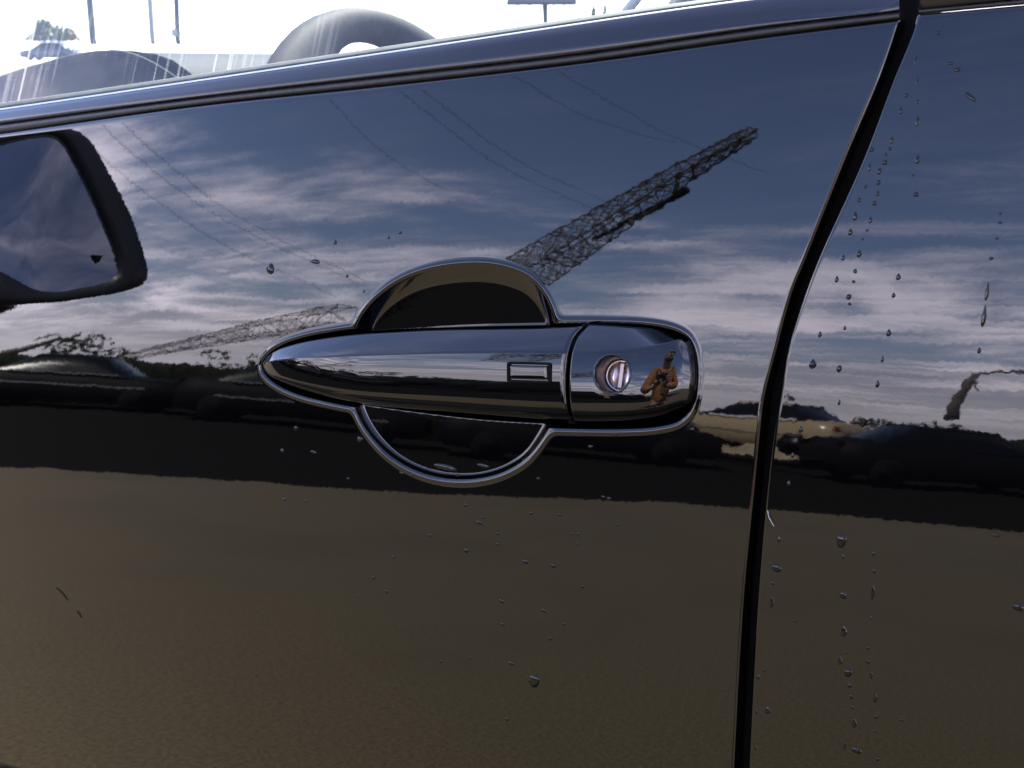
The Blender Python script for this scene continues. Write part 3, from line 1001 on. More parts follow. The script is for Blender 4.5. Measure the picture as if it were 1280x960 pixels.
def hedge(label, az0, az1, dist, hgt):
    hr = random.Random(int(az0 * 7 + 3))
    secs = []
    for az in np.linspace(az0, az1, int(abs(az1 - az0) * 3)):
        ends = min(1, (az - az0) / 1.0 + .1, (az1 - az) / 1.0 + .1)
        secs.append([out_dir(az, dist + dd + hr.uniform(-.08, .08), max(0, z_ * hgt * ends ** .5 + (hr.uniform(-.07, .07) if z_ > 0 else 0))) for dd, z_ in ((0, 0), (-.05, .4), (.0, .8), (.2, .97), (.6, 1.0), (1.0, .96), (1.2, .8), (1.2, 0))])
    return tag(link('hedge', gridmesh('hedge', np.array(secs), M_HEDGE)), label, 'hedge', 'hedges behind the black cars')


hedge('long dark hedge behind the black cars mirrored left of the cap', 25.5, 78, 21.0, 1.22)
hedge('dark hedge mirrored in the rear door under the lamp post', -6, 14.5, 21.0, 1.38)

# sandy bank and line of trees behind the cars
M_SAND = mottle(mat('sand', (0.32, 0.24, 0.14), 0.95), (0.26, 0.2, 0.12), (0.36, 0.28, 0.17), 1.5)
rowsP = []
for az in np.linspace(4, 25, 40):
    c = [out_dir(az, d_, z_ * (0.8 + 0.08 * math.sin(az * .9) + 0.06 * math.sin(az * 2.3)) * (0.55 + 0.45 * min(1, max(0, (az - 14) / 4))) * min(1, (25 - az) / 2) * min(1, (az - 4) / 4) - .02) for d_, z_ in ((27, 0), (28, 0.9), (29.5, 1.7), (31, 1.9), (33, 0.8), (36, 0))]
    rowsP.append(c)
o = struct(link('sand_bank', gridmesh('sand_bank', np.array(rowsP), M_SAND)))

M_BARK = mat('bark', (0.07, 0.05, 0.035), 0.9)
M_LEAF = mottle(mat('leaves', (0.03, 0.04, 0.018), 0.7), (0.018, 0.026, 0.012), (0.045, 0.055, 0.022), 2.5)
M_YLEAF = mottle(mat('yellow_leaves', (0.22, 0.17, 0.03), 0.7), (0.16, 0.13, 0.02), (0.30, 0.22, 0.04), 2.5)
M_GLEAF = mottle(mat('green_leaves', (0.06, 0.10, 0.03), 0.7), (0.035, 0.07, 0.02), (0.09, 0.13, 0.04), 2.5)


def make_tree(name, label, cat, loc, h, w, leaf, rng, n=500, trunk=0.3, group=None, conic=False, sz=0.12, dome=False):
    root = empty(name, loc, label, cat, group)
    bm = bmesh.new()
    tube_into(bm, [(0, 0, -0.1), (0.03 * h, 0, h * .3), (0, 0.02 * h, h * .75)], [h * .03, h * .022, h * .008], 8)
    o = bpy.data.objects.new('trunk', bm_mesh('trunk', bm, M_BARK, True)); C.objects.link(o); o.parent = root
    V, F = [], []
    lob = [(rng.uniform(-.6, .6), rng.uniform(-.6, .6), rng.uniform(trunk + .1, .9), rng.uniform(.25, .45)) for _ in range(9)]
    for _ in range(n):
        lx, ly, lz, lr = lob[rng.randrange(9)]
        d = Vector((rng.gauss(0, 1), rng.gauss(0, 1), rng.gauss(0, 1))).normalized() * rng.uniform(.5, 1) * lr
        p = Vector(((lx + d.x) * w, (ly + d.y) * w, min(1.02, max(trunk, lz + d.z * .6)) * h))
        if conic:
            k = rng.random() ** 1.6
            a = rng.uniform(0, 6.283)
            r = (1 - k) * w * rng.uniform(.3, 1)
            p = Vector((math.cos(a) * r, math.sin(a) * r, (trunk + (1 - trunk) * k) * h))
        if dome:
            d = Vector((rng.gauss(0, 1), rng.gauss(0, 1), abs(rng.gauss(0, 1)))).normalized() * rng.uniform(.35, 1) ** .5
            d *= 0.82 + 0.18 * math.sin(5 * d.x + 3 * d.y + h * 9) * math.cos(4 * d.z)
            p = Vector((d.x * w, d.y * w, d.z * h))
        s = sz * h * rng.uniform(.4, 1)
        a = Vector((rng.gauss(0, 1), rng.gauss(0, 1), rng.gauss(0, .6))).normalized()
        b = a.cross(Vector((rng.gauss(0, 1), rng.gauss(0, 1), rng.gauss(0, 1)))).normalized()
        i = len(V)
        V += [p - a * s, p + b * s * .45, p + a * s, p - b * s * .45]
        F.append((i, i + 1, i + 2, i + 3))
    o = bpy.data.objects.new('crown', new_mesh('crown', [tuple(v) for v in V], F, leaf, False)); C.objects.link(o); o.parent = root
    return root


rng = random.Random(7)
treelab = ['tree far across the yard mirrored beside the right edge of the rear door', 'low tree mirrored above the chrome glints right of the handle cap', 'tree mirrored behind the row of black cars under the cap',
           'bushy tree mirrored in the middle of the grip', 'dark tree mirrored in the grip left of the button', 'tall dark tree mirrored near the pointed end of the grip', 'wide dark tree mirrored at the pointed end of the grip',
           'leafless looking dark tree at the far left of the mirrored horizon', 'tree beside the far end of the black cars', 'dark tree far ahead of the car', 'broad dark tree beyond the car front']
for k, lb in enumerate(treelab):
    az = -6 + k * 9.5 + rng.uniform(-2, 2)
    d_ = rng.uniform(52, 66) if az < 70 else rng.uniform(34, 44)
    make_tree('tree', lb, 'tree', out_dir(az, d_), (rng.uniform(2.6, 3.6) if az < 70 else rng.uniform(4, 6)), rng.uniform(3.5, 5), M_LEAF, rng, 420, .12, 'trees along the far edge of the yard')

# ------------------------------------------------------------------ lattice crane boom, lamp post and cables mirrored in the door
M_GIRD = mat('grey_brown_steel', (0.10, 0.082, 0.07), 0.75)


def lattice(name, label, A, B, w0, w1, bays, r, cat='crane boom', group=None):
    A, B = np.array(A), np.array(B)
    d = (B - A) / np.linalg.norm(B - A)
    s = np.cross(d, [0, 0, 1.0]); s /= np.linalg.norm(s)
    u = np.cross(s, d)
    root = empty(name, A, label, cat, group)
    cor = lambda k, i: (A + (B - A) * k) + (s * (1, 1, -1, -1)[i] + u * (1, -1, -1, 1)[i]) * (w0 + (w1 - w0) * k) / 2
    for i in range(4):
        tube('chord', [cor(k, i) for k in np.linspace(0, 1, 12)], r, M_GIRD, root, 6)
    lr = random.Random(bays)
    cuts = [0] + [min(1, max(0, (j + lr.uniform(-.3, .3)) / bays)) for j in range(1, bays)] + [1]
    for j in range(bays):
        k0, k1 = cuts[j], cuts[j + 1]
        bm = bmesh.new()
        for i in range(4):
            i2 = (i + 1) % 4
            tube_into(bm, [cor(k0, i), cor(k1, i2)], r * lr.uniform(.3, 1.1), 5)
            if lr.random() < .6:
                tube_into(bm, [cor(k0, i2), cor(k1, i)], r * lr.uniform(.3, .8), 5)
            tube_into(bm, [cor(k1, i), cor(k1, i2)], r * .6, 5)
        link('bracing', bm_mesh('bracing', bm, M_GIRD), root)
    return root


lattice('crane_boom', 'grey brown lattice crane boom slanting up to a point, mirrored right above the bowl', mirrored(640, 352, 26.0), mirrored(940, 165, 14.0), 1.15, 0.16, 19, 0.024)
tube_o = tube('crane_jib_stay', [mirrored(742, 298, 20.0), mirrored(858, 239, 17.0)], [0.05, 0.09], M_TYRE, None, 8)
tag(tube_o, 'short dark bar hanging under the mirrored lattice boom', 'crane stay')
lattice('lattice_truss', 'long thin lattice truss mirrored left of the handle, rising to the bowl', mirrored(160, 446, 40.0), mirrored(432, 393, 30.0), 0.25, 0.8, 14, 0.022)
tube_o = tube('slanting_post', [mirrored(0, 444, 40.0), mirrored(78, 423, 40.0)], [0.2, 0.07], M_GIRD, None, 8)
tag(tube_o, 'thin slanting post mirrored at the left edge of the door', 'post')

lp = empty('street_lamp', mirrored(1192, 520, 22.0), 'dark leaning lamp post with a flat arm mirrored in the rear door', 'street lamp')
tube('post', [mirrored(1188, 524, 22.0), mirrored(1192, 505, 22.0), mirrored(1206, 484, 22.0), mirrored(1219, 467, 22.0)], [0.16, 0.13, 0.11, 0.08], M_GIRD, lp, 8)
tube('arm', [mirrored(1214, 470, 22.0), mirrored(1224, 465, 22.0), mirrored(1300, 465.5, 22.0)], [0.04, 0.04, 0.035], M_GIRD, lp, 8)
tube('brace', [mirrored(1216, 468, 22.0), mirrored(1221, 488, 22.0)], [0.04, 0.02], M_GIRD, lp, 8)

cables = [((120, 150), (445, 352), 30), ((150, 150), (460, 352), 30), ((90, 160), (420, 370), 32), ((490, 105), (742, 262), 30), ((520, 105), (770, 258), 30), ((640, 95), (845, 178), 30), ((700, 90), (960, 215), 32), ((400, 112), (560, 240), 34)]
cablab = ['thin cable mirrored from the belt towards the bowl top, first of the left bundle', 'thin cable mirrored left of the bowl, second of the left bundle', 'lowest thin cable mirrored left of the bowl beside the side mirror', 'thin cable mirrored above the bowl, left one of a pair',
          'thin cable mirrored above the bowl, right one of a pair', 'thin cable mirrored just left of the boom tip', 'thin cable mirrored crossing the tip of the boom', 'thin cable mirrored straight above the bowl']
for (a, b, d_), lb in zip(cables, cablab):
    pa, pb = mirrored(*a, d_), mirrored(*b, d_ * 1.3)
    mid = (pa + pb) / 2 - np.array([0, 0, 0.4])
    tag(tube('overhead_cable', spline([pa, mid, pb], 24), 0.010, M_GIRD, None, 5), lb, 'cable', 'overhead cables above the yard')

# ------------------------------------------------------------------ beyond the car, seen straight through the window
rng = random.Random(3)
p = at(62, 47, 40.0)
make_tree('round_tree', 'round green bush seen through the window at the far left', 'bush', (p[0], p[1], p[2] - .1), 0.70, 0.72, M_GLEAF, rng, 1500, 0.02, None, False, .13, True)
p = at(88, 47, 41.0)
make_tree('yellow_bush', 'small yellow bush beside the round green bush', 'bush', (p[0], p[1], p[2] - .1), 0.48, 0.34, M_YLEAF, rng, 500, 0.05, None, False, .16, True)
for x, lb in ((742, 'tiny conifer right of the far sign, left of two'), (756, 'tiny conifer right of the far sign, right of two')):
    p = at(x, 22, 80.0)
    make_tree('conifer', lb, 'conifer', p, 0.9, 0.25, M_GLEAF, rng, 160, 0.1, 'tiny conifers on the far horizon', True, .16)
M_POST = mat('post_steel', (0.035, 0.045, 0.04), 0.6)
M_PALE = mat('pale_post', (0.2, 0.22, 0.21), 0.6)
for x0, y0, x1, m_, r_, lb in ((105, -20, 116, M_POST, .05, 'dark leaning post beyond the window, right of the bush'), (182, -20, 190.5, M_PALE, .04, 'pale thin post beyond the window, middle of three'), (218, -20, 222, M_POST, .04, 'grey post with a small box at its foot beyond the window')):
    po = empty('far_post', at(x1, 48, 18.0), lb, 'post')
    tube('pole', [at(x0, y0 - 60, 18.0), at(x1, 48, 18.0), at(x1 + 1.2, 56, 18.0)], r_, m_, po, 8)
    if x0 == 218:
        box('post_box', Vector(at(220, 41, 18.0)), (.09, .09, .10), M_PALE, po)
bb = empty('billboard', at(682, 34, 70.0), 'far billboard on a single pole, seen through the window top', 'billboard')
tube('pole', [at(681, -2, 70.0), at(682, 32, 70.0), at(682.5, 60, 70.0)], [.17, .15, .15], M_POST, bb, 8)
M_BOARD = mat('board_back', (0.10, 0.105, 0.12), 0.8)
rz = Matrix.Rotation(math.radians(24), 3, 'Z')
box('board', Vector(at(677, -14, 70.0)), (3.9, .3, 1.75), M_BOARD, bb, rz, .03)
box('catwalk', Vector(at(677, 4.5, 70.0)), (3.5, .5, .10), M_POST, bb, rz)
for dx in (-30, -15, 15, 28):
    tube('bracket', [at(677 + dx, 2, 70.0), at(677 + dx, 8, 70.0)], .05, M_POST, bb, 5)
pc = at(62, 57, 34.0)
fc = parked_car('small blue grey car far beyond the window under the bush', M_NAVY, (pc[0], pc[1], pc[2] - .38), math.radians(25), 1.4, 4.2, None, False)
fc.scale = (.34, .34, .34)

# ------------------------------------------------------------------ the photographer, mirrored in the handle cap
M_SKIN = mottle(mat('skin', (0.42, 0.22, 0.15), 0.5), (0.38, 0.19, 0.13), (0.48, 0.26, 0.18), 40)
M_COAT = mottle(mat('tan_jacket', (0.30, 0.13, 0.035), 0.85), (0.25, 0.105, 0.028), (0.34, 0.15, 0.045), 30)
M_OLIVE = mat('olive_shirt', (0.09, 0.085, 0.045), 0.9)
M_JEANS = mottle(mat('dark_trousers', (0.02, 0.022, 0.03), 0.9), (0.016, 0.018, 0.025), (0.028, 0.03, 0.04), 60)
M_BEARD = mat('beard', (0.02, 0.015, 0.012), 0.8)
M_BLK = mat('camera_black', (0.01, 0.01, 0.01), 0.35)
M_SHOE = mat('shoe', (0.03, 0.02, 0.015), 0.7)


def skin_body(name, chains, m, parent, levels=2, root=0):
    """one continuous surface grown over connected joints; chains share joints by key"""
    keys, V, R, E_ = {}, [], [], []
    for ch in chains:
        prev = None
        for key, p, r in ch:
            if key is None or key not in keys:
                V.append(p); R.append(r)
                idx = len(V) - 1
                if key:
                    keys[key] = idx
            else:
                idx = keys[key]
            if prev is not None:
                E_.append((prev, idx))
            prev = idx
    me = bpy.data.meshes.new(name)
    me.from_pydata([tuple(v) for v in V], E_, [])
    o = bpy.data.objects.new(name, me)
    C.objects.link(o)
    o.modifiers.new('skin', 'SKIN')
    me.materials.append(m)
    if not me.skin_vertices:
        bm_ = bmesh.new(); bm_.from_mesh(me); bm_.verts.layers.skin.verify(); bm_.to_mesh(me); bm_.free()
    for i, r in enumerate(R):
        sv = me.skin_vertices[0].data[i]
        sv.radius = r if hasattr(r, '__len__') else (r, r)
        sv.use_root = (i == root)
    o.modifiers['skin'].use_smooth_shade = True
    sb = o.modifiers.new('smooth', 'SUBSURF')
    sb.levels = sb.render_levels = levels
    if parent is not None:
        o.parent = parent
        o.matrix_parent_inverse = parent_inv(parent)
    return o


V3 = lambda *a: np.array(a, float)
PX, PY = 0.48, -0.93
neck = V3(PX - 0.01, PY + 0.03, 1.43)
headc = V3(PX - 0.035, PY + 0.10, 1.56)
shL, shR = V3(PX - 0.18, PY, 1.36), V3(PX + 0.18, PY - 0.02, 1.36)
elL, elR = V3(PX - 0.29, PY + 0.06, 1.08), V3(PX + 0.31, PY + 0.05, 1.08)
wrL, wrR = V3(CAM[0] - 0.035, PY + 0.31, 1.075), V3(CAM[0] + 0.12, PY + 0.30, 1.095)
hpL, hpR = V3(PX - 0.095, PY - 0.01, 0.86), V3(PX + 0.095, PY - 0.01, 0.86)
knL, knR = V3(PX - 0.11, PY + 0.03, 0.47), V3(PX + 0.12, PY + 0.02, 0.47)
anL, anR = V3(PX - 0.12, PY - 0.02, 0.09), V3(PX + 0.13, PY - 0.04, 0.09)
camc = CAM - FW * 0.075                          # the middle of the camera body he holds


def arm(side, sh, el, wr):
    return [('chest', None, None), (None, sh, .058), (side + 'e', el, .042), (side + 'w', wr, .026)]


chains = [
    [('pelvis', V3(PX, PY - .01, .92), (.14, .10)), ('belly', V3(PX, PY, 1.06), (.135, .10)), ('chest', V3(PX, PY, 1.24), (.145, .105)), ('collar', V3(PX, PY + .01, 1.36), (.09, .07)), ('neck', neck, .052),
     (None, headc + V3(0, -.005, -.075), (.064, .066)), (None, headc + V3(0, .0, 0), (.073, .084)), (None, headc + V3(0, -.008, .065), (.066, .076)), (None, headc + V3(0, -.012, .098), (.04, .045))],
    [('collar', None, None), (None, shL, .058), ('Le', elL, .043), ('Lw', wrL, .027)],
    [('collar', None, None), (None, shR, .058), ('Re', elR, .043), ('Rw', wrR, .027)],
    [('pelvis', None, None), (None, hpL, .088), (None, knL, .056), (None, anL, .040), (None, anL + V3(-.02, .14, -.045), .035)],
    [('pelvis', None, None), (None, hpR, .088), (None, knR, .056), (None, anR, .040), (None, anR + V3(.02, .14, -.045), .035)],
]
# hands: palms beside the camera, fingers bent round it
palmL, palmR = V3(*(camc - RT * .042 - UP * .052 - FW * .012)), V3(*(camc + RT * .078 - UP * .014 - FW * .014))
chains.append([('Lw', None, None), ('Lp', palmL, (.024, .017))])
chains.append([('Rw', None, None), ('Rp', palmR, (.024, .017))])
for k in range(4):                                # left: fingers curl under and up the front of the body
    b = palmL + RT * (-.022 + .017 * k) + FW * .012
    ln_ = (.86, 1.0, .95, .78)[k]
    chains.append([('Lp', None, None), (None, b, .0095), (None, b + FW * .026 * ln_ + UP * .004, .0088), (None, b + FW * .036 * ln_ + UP * .024 * ln_, .008), (None, b + FW * .030 * ln_ + UP * .040 * ln_, .007)])
chains.append([('Lp', None, None), (None, palmL - RT * .028 + UP * .012, .011), (None, palmL - RT * .030 + UP * .036, .0095), (None, palmL - RT * .022 + UP * .055, .008)])
for k in range(4):                                # right: fingers wrap round the grip's front, the index on top
    b = palmR + UP * (.030 - .018 * k) + FW * .012
    ln_ = (.9, 1.0, .95, .8)[k]
    chains.append([('Rp', None, None), (None, b, .0095), (None, b + FW * .026 * ln_ - RT * .006, .0088), (None, b + FW * .036 * ln_ - RT * .026 * ln_, .008), (None, b + FW * .032 * ln_ - RT * .044 * ln_, .007)])
chains.append([('Rp', None, None), (None, palmR - FW * .016 + UP * .018, .011), (None, palmR - FW * .024 + UP * .030 - RT * .022, .0095), (None, palmR - FW * .022 + UP * .034 - RT * .040, .008)])
person = skin_body('person', chains, M_SKIN, None)
tag(person, 'bearded person in tan jacket and sunglasses holding a camera, mirrored in the handle cap', 'person')
jk = [
    [('a', V3(PX, PY - .01, .84), (.175, .13)), ('b', V3(PX, PY, 1.02), (.17, .13)), ('c', V3(PX, PY, 1.22), (.185, .135)), ('d', V3(PX, PY - .005, 1.35), (.125, .09)), (None, V3(PX - .005, PY + .005, 1.405), (.078, .075))],
    [('d', None, None), (None, shL, .082), (None, (shL + elL) / 2, .070), ('e', elL, .066), (None, (elL * .3 + wrL * .7), .050)],
    [('d', None, None), (None, shR, .082), (None, (shR + elR) / 2, .070), ('f', elR, .066), (None, (elR * .3 + wrR * .7), .050)],
]
skin_body('jacket', jk, M_COAT, person)
skin_body('shirt', [[('a', V3(PX - .01, PY + .105, .98), (.05, .035)), ('b', V3(PX - .01, PY + .112, 1.16), (.055, .035)), ('c', V3(PX - .01, PY + .085, 1.33), (.055, .03)), ('d', V3(PX - .012, PY + .055, 1.40), (.05, .03))]], M_OLIVE, person)
skin_body('trousers', [
    [('p', V3(PX, PY - .01, .90), (.15, .11)), ('q', V3(PX, PY - .01, .82), (.13, .10)), (None, hpL - V3(0, 0, .1), .098), (None, knL, .072), (None, anL + V3(0, 0, .02), .058)],
    [('q', None, None), (None, hpR - V3(0, 0, .1), .098), (None, knR, .072), (None, anR + V3(0, 0, .02), .058)]], M_JEANS, person)
for an, dx in ((anL, -.02), (anR, .02)):
    skin_body('shoe', [[('a', an + V3(0, -.05, -.05), (.042, .04)), ('b', an + V3(dx * .5, .06, -.052), (.046, .036)), ('c', an + V3(dx, .16, -.058), (.040, .028))]], M_SHOE, person)
skin_body('beard', [[('a', headc + V3(-.058, .015, -.035), (.012, .02)), ('b', headc + V3(-.045, .055, -.075), (.018, .02)), ('c', headc + V3(0, .075, -.092), (.026, .026)), ('d', headc + V3(.045, .055, -.075), (.018, .02)), ('e', headc + V3(.058, .015, -.035), (.012, .02))]], M_BEARD, person)
skin_body('nose', [[('a', headc + V3(0, .082, .010), .008), ('b', headc + V3(0, .097, -.022), .012), ('c', headc + V3(0, .086, -.034), .012)]], M_SKIN, person)
for sgn in (-1, 1):
    skin_body('ear', [[('a', headc + V3(sgn * .074, -.004, .018), (.008, .014)), ('b', headc + V3(sgn * .077, -.006, -.018), (.007, .012))]], M_SKIN, person, 1)
bm = bmesh.new()
for sgn in (-1, 1):
    box_into(bm, headc + V3(sgn * .034, .090, .016), (.054, .010, .036), None, .004)
    box_into(bm, headc + V3(sgn * .074, .035, .022), (.004, .11, .006))
box_into(bm, headc + V3(0, .096, .024), (.02, .006, .006))
link('sunglasses', bm_mesh('sunglasses', bm, M_CARGLASS), person)

crot = Matrix((RT, UP, -FW)).transposed()
cam_o = empty('compact_camera', camc, 'small black camera held up in both hands of the mirrored person', 'camera')
o = box('camera_body', Vector(camc), (.118, .068, .040), M_BLK, cam_o, crot, .006)
ln_mesh = [[camc + FW * d_ + (RT * math.cos(a) + UP * math.sin(a)) * r for a in np.linspace(0, 2 * math.pi, 33)] for r, d_ in ((.030, .018), (.030, .050), (.027, .060), (.025, .060), (.022, .052), (.0001, .048))]
link('lens', gridmesh('lens', np.array(ln_mesh), M_BLK), cam_o)
box('flash_hump', Vector(camc + UP * .038), (.03, .012, .03), M_BLK, cam_o, crot, .003)
strap = spline([camc - RT * .06 + UP * .02, camc - RT * .075 + UP * .10 - FW * .10, V3(PX - .085, PY + .10, 1.30), V3(PX - .075, PY + .03, 1.42), V3(PX, PY - .06, 1.455), V3(PX + .07, PY + .03, 1.42), V3(PX + .075, PY + .10, 1.30), camc + RT * .10 + UP * .09 - FW * .10, camc + RT * .06 + UP * .02], 60)
tag(tube('neck_strap', strap, 0.006, M_BLK, None, 6), 'thin black camera strap hanging round the mirrored neck', 'camera strap')

# ------------------------------------------------------------------ water drops and small litter on the doors
rng = random.Random(11)


def drop_mesh(kind):
    rowsP = []
    seg = 20
    for k, h in ((1.0, -0.04), (0.98, 0.06), (0.90, 0.17), (0.74, 0.28), (0.50, 0.36), (0.25, 0.40), (0.001, 0.41)):
        ring = []
        for a in np.linspace(0, 2 * math.pi, seg + 1):
            wob = 1 + (0.07 * math.sin(2 * a + kind) + 0.05 * math.sin(3 * a + 2.0 * kind))
            x, z = math.cos(a) * k * wob, math.sin(a) * k * wob
            if kind == 1 and z > 0:
                x *= 1 - 0.55 * z                  # a tail above a heavier foot
            hh = h * (1.0 if kind != 1 else 1 - 0.35 * max(0, z))
            ring.append((x * .5, z * .5, hh * .55))
        rowsP.append(ring)
    return gridmesh('water_drop', np.array(rowsP), M_WATER)


DM = [drop_mesh(k) for k in range(3)]
big = {
    (338, 336): 'big round water drop on the front door left of the bowl top', (394, 327): 'flat wide water drop beside the big round drop left of the bowl',
    (668, 851): 'largest water drop low on the front door, far below the bowl', (557, 584): 'wide flat water drop lying in the bottom of the bowl', (604, 582): 'smaller wavy water drop in the bottom of the bowl',
    (1052, 676): 'large tall water drop on the rear door just under the dark reflection', (971, 710): 'large water drop on the rear door right beside the shut line', (1054, 744): 'water drop below the large tall one on the rear door',
    (1055, 789): 'tall water drop with a tail midway down the rear door trail', (1060, 841): 'round water drop low in the rear door trail', (960, 888): 'water drop near the shut line at the bottom of the rear door', (1071, 938): 'lowest dark water drop on the rear door',
    (1273, 759): 'round water drop at the right edge of the rear door', (1016, 455): 'tall water drop on the rear door above the beige car reflection', (1049, 461): 'small water drop beside the tall one above the beige car reflection',
    (1213, 121): 'slanting streak of water on the upper rear door', (1234, 364): 'long thin water streak on the rear door above the lamp post', (1230, 395): 'second long thin water streak on the rear door, lower one of two', (1091, 741): 'long narrow water streak on the lower rear door',
    (599, 653): 'oval water drop just below the bowl', (392, 565): 'flat water drop in the dark reflection lower left of the bowl', (450, 549): 'water drop on the lower left edge of the bowl', (657, 702): 'oval water drop below the right side of the bowl'}
front = [(338, 336, 11, 14), (394, 327, 14, 6), (419, 303, 5, 6), (434, 345, 4, 4), (500, 291, 5, 4), (486, 297, 4, 4), (455, 364, 3, 4), (370, 535, 5, 6), (353, 563, 5, 6), (392, 565, 9, 4), (450, 549, 8, 8), (356, 624, 6, 5), (383, 626, 4, 4), (557, 584, 30, 9), (604, 582, 16, 6),
         (599, 653, 9, 6), (622, 667, 4, 5), (622, 680, 5, 4), (583, 688, 6, 7), (657, 702, 8, 6), (692, 707, 7, 6), (664, 641, 5, 5), (700, 643, 5, 5), (714, 667, 4, 4), (723, 667, 4, 5), (722, 680, 4, 3), (728, 733, 5, 5), (761, 623, 5, 5), (773, 656, 4, 4), (680, 763, 6, 6), (688, 798, 5, 5), (705, 780, 4, 4),
         (627, 751, 6, 6), (628, 780, 6, 5), (639, 829, 7, 6), (668, 851, 13, 17), (551, 826, 5, 5), (483, 739, 5, 5), (467, 722, 5, 5), (447, 745, 4, 4), (538, 669, 5, 4), (492, 696, 5, 4), (569, 722, 3, 3), (600, 718, 4, 3), (634, 899, 5, 5), (588, 822, 4, 3), (474, 867, 3, 3), (483, 884, 4, 3), (738, 558, 6, 5), (770, 543, 6, 4),
         (673, 598, 5, 4), (582, 631, 6, 5), (604, 646, 5, 4), (754, 621, 5, 4), (435, 598, 4, 3), (515, 594, 7, 4), (502, 591, 6, 4), (572, 594, 5, 3)]
rear = [(1052, 676, 11, 17), (971, 710, 10, 11), (1054, 744, 7, 10), (1055, 789, 6, 15), (1060, 841, 9, 10), (960, 888, 6, 10), (1071, 938, 10, 8), (1273, 759, 10, 10), (1016, 455, 8, 13), (1049, 461, 6, 9), (1245, 669, 8, 4), (1145, 75, 3, 12), (1147, 102, 3, 9), (1147, 127, 3, 6), (1147, 151, 4, 14), (1147, 199, 5, 12), (1133, 119, 4, 5),
        (1126, 138, 4, 9), (1115, 175, 4, 9), (1112, 186, 5, 4), (1107, 193, 4, 4), (1106, 203, 6, 6), (1099, 214, 5, 8), (1098, 228, 5, 6), (1097, 242, 4, 6), (1093, 254, 5, 6), (1090, 187, 5, 5), (1087, 209, 4, 11), (1082, 233, 4, 4), (1074, 250, 4, 6), (1069, 270, 5, 12), (1063, 290, 5, 9), (1088, 275, 4, 9), (1084, 288, 4, 3), (1078, 299, 3, 3), (1074, 317, 5, 10),
        (1054, 322, 4, 8), (1069, 339, 4, 6), (1046, 349, 4, 9), (1067, 352, 4, 4), (1061, 371, 6, 7), (1062, 380, 4, 4), (1123, 346, 5, 9), (1145, 243, 6, 6), (1141, 219, 3, 3), (1117, 369, 4, 7), (1056, 410, 3, 6), (1025, 418, 4, 8), (1111, 416, 5, 10), (1103, 449, 3, 9), (1097, 480, 4, 10), (1049, 503, 3, 8), (1098, 526, 4, 7), (1239, 323, 5, 4), (1234, 364, 4, 24), (1230, 395, 5, 28),
        (1224, 438, 4, 8), (1173, 41, 5, 5), (1188, 79, 6, 4), (1196, 87, 8, 5), (1213, 121, 16, 5), (1250, 267, 3, 3), (1250, 278, 4, 3), (1246, 298, 4, 3), (1092, 692, 4, 6), (1093, 714, 4, 6), (1091, 741, 4, 18), (1089, 772, 3, 5), (1085, 810, 4, 5), (1085, 827, 4, 6), (1089, 844, 3, 9), (1094, 873, 4, 12), (1095, 896, 4, 5), (1094, 914, 4, 4), (1127, 900, 5, 4),
        (966, 729, 4, 5), (965, 753, 4, 15), (993, 776, 4, 4), (974, 674, 4, 9), (1001, 537, 5, 9), (991, 569, 4, 8), (986, 604, 4, 8), (1054, 696, 3, 8), (1050, 826, 4, 11), (1057, 816, 3, 4), (1062, 857, 4, 6), (1064, 871, 4, 6), (1066, 884, 3, 5), (1068, 904, 5, 12), (1056, 932, 3, 10), (1097, 949, 4, 5), (948, 846, 4, 7), (946, 890, 3, 6), (945, 935, 3, 6), (956, 838, 3, 4)]


def describe(x, y, w, h, on_front):
    """size, form and place of a small drop in words"""
    m_ = max(w, h)
    form = 'tall' if h > 1.5 * w else 'flat' if w > 1.3 * h else 'round'
    size = 'speck-like' if m_ <= 4 else 'tiny' if m_ <= 6 else 'small'
    if on_front:
        if y < 400:
            place = 'on front door above left of bowl'
        elif y < 612:
            place = 'beside lower left rim of bowl' if x < 470 else 'under foot of bowl' if x < 620 else 'under handle cap' if x > 720 else 'under lower right rim of bowl'
        else:
            col = 'below pointed grip end' if x < 430 else 'below left half of bowl' if x < 570 else 'below right half of bowl' if x < 650 else 'below request button' if x < 700 else 'below keyhole'
            place = ('just under dark band ' if y < 660 else 'a little down ' if y < 715 else 'midway down ' if y < 790 else 'far down ') + col
    elif x > 1160:
        place = 'on rear door right of trail, ' + ('under belt' if y < 150 else 'in mirrored blue sky' if y < 310 else 'above mirrored lamp post')
    else:
        lane = 'nearest shut line' if x - np.interp(y, [p_[1] for p_ in gapR_px], [p_[0] for p_ in gapR_px]) < 48 else 'off shut line'
        band = ('near belt' if y < 165 else 'below belt' if y < 190 else 'high on rear door' if y < 215 else 'above mirrored clouds' if y < 240 else 'nearing mirrored clouds' if y < 262 else 'topping mirrored clouds' if y < 295 else 'in mirrored clouds' if y < 342 else 'low in mirrored clouds' if y < 425
                else 'above dark band' if y < 520 else 'in dark band' if y < 660 else 'just under dark band' if y < 720 else 'below dark band' if y < 780 else 'midway down rear door' if y < 835 else 'lower down rear door' if y < 880 else 'low on rear door')
        place = 'in trail ' + band + ', ' + lane
    return size + ' ' + form + ' water drop ' + place


from collections import defaultdict
names = {}
pool = defaultdict(list)
for lst, onf in ((front, True), (rear, False)):
    for q in lst:
        pool[describe(*q, onf)].append(q)
for lb, qs in pool.items():
    qs.sort(key=lambda q: q[1])
    for k, q in enumerate(qs):
        add = '' if len(qs) == 1 else (', upper one', ', lower one')[k] if len(qs) == 2 else (', topmost', ', middle one', ', lowest')[k] if len(qs) == 3 else ''
        names[q] = lb + add


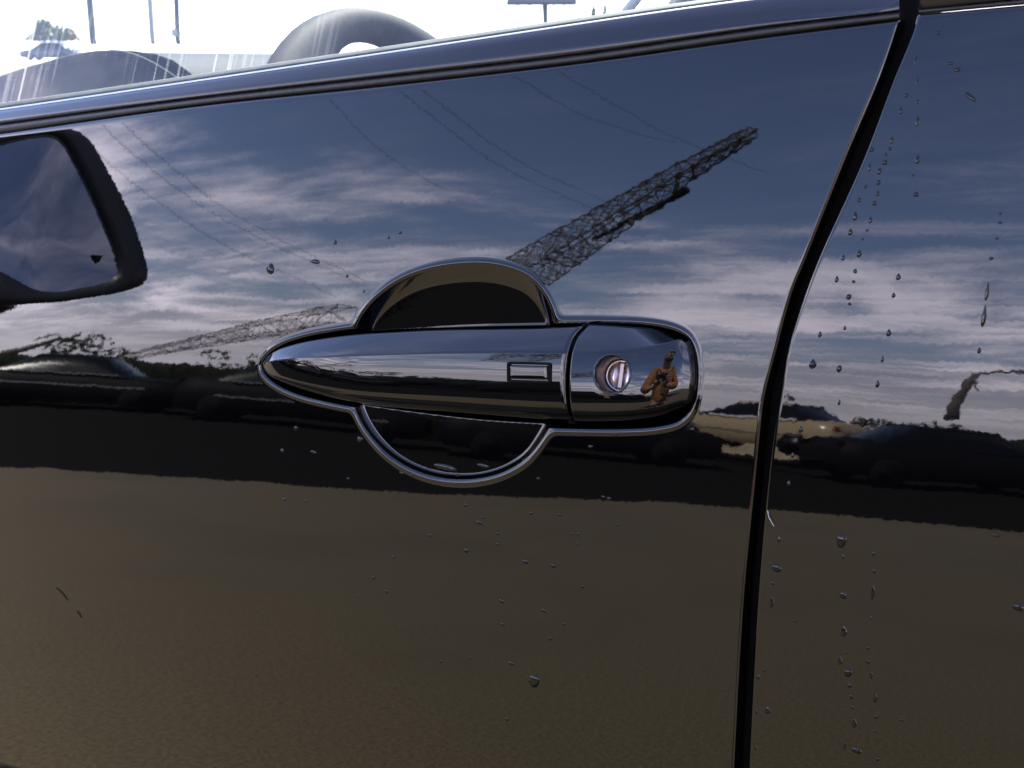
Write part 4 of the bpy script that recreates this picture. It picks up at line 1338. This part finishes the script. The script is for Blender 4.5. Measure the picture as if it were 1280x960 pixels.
def skin_point(px, py):
    """where a pixel's ray meets the finished door skin, with its recess"""
    d, t_ = ray(px, py), 0.5
    for _ in range(40):
        p = CAM + d * t_
        rc = recess(np.array([[p[0]]]), np.array([[p[2]]]))[0, 0] if px < 930 else 0.0
        t_ -= (p[1] - (float(ysurf(p[0], p[2])) + rc)) / d[1] * 0.8
    return CAM + d * t_


for lst, onf in ((front, True), (rear, False)):
    for x, y, w, h in lst:
        p = skin_point(x, y)
        e = 0.0012
        n = nrm(p[0], p[2])
        if onf:
            gx = (recess(np.array([[p[0] + e]]), np.array([[p[2]]])) - recess(np.array([[p[0] - e]]), np.array([[p[2]]])))[0, 0] / 2 / e
            gz = (recess(np.array([[p[0]]]), np.array([[p[2] + e]])) - recess(np.array([[p[0]]]), np.array([[p[2] - e]])))[0, 0] / 2 / e
            n = n + np.array([gx, 0, gz]); n /= np.linalg.norm(n)
        mpx = np.linalg.norm(p - CAM) / FPX
        kind = 1 if h > 1.6 * w else rng.choice((0, 2))
        o = bpy.data.objects.new('water_drop', DM[kind])
        C.objects.link(o)
        tx = np.cross(np.array([0, 0, 1.0]), n); tx /= np.linalg.norm(tx)
        tz = np.cross(n, tx)
        if (x, y) == (1213, 121):
            tx, tz = (tx - tz * .8) / 1.28, (tz + tx * .8) / 1.28
        sx, sz = w * mpx * 1.12, h * mpx
        sh = min(sx, sz) * (0.8 if max(w, h) > 7 else 0.95)
        o.matrix_world = Matrix.Translation(Vector(p)) @ Matrix((tx, tz, n)).transposed().to_4x4() @ Matrix.Diagonal((sx, sz, sh, 1))
        lb = big.get((x, y))
        tag(o, lb or names[(x, y, w, h)], 'water drop', 'water drops on the black doors')

p = [hit(959.5, 638, 0.0006), hit(961, 646, 0.0012), hit(964, 652, 0.0010), hit(967.5, 658, 0.0004)]
tag(tube('fibre', spline(p, 14), 0.00011, M_FIBRE, None, 5), 'thin pale fibre stuck on the rear door edge beside the shut line', 'fibre')
for pts, lb in (([(70, 735), (77, 741), (84, 750)], 'longer dark hair of two stuck low on the left of the front door'), ([(96, 764), (99, 768), (101, 772)], 'short dark hair just under the longer one on the front door')):
    tag(tube('hair', [hit(a, b, 0.0004) for a, b in spline(pts, 8)], 0.00022, M_DARK, None, 5), lb, 'hair')
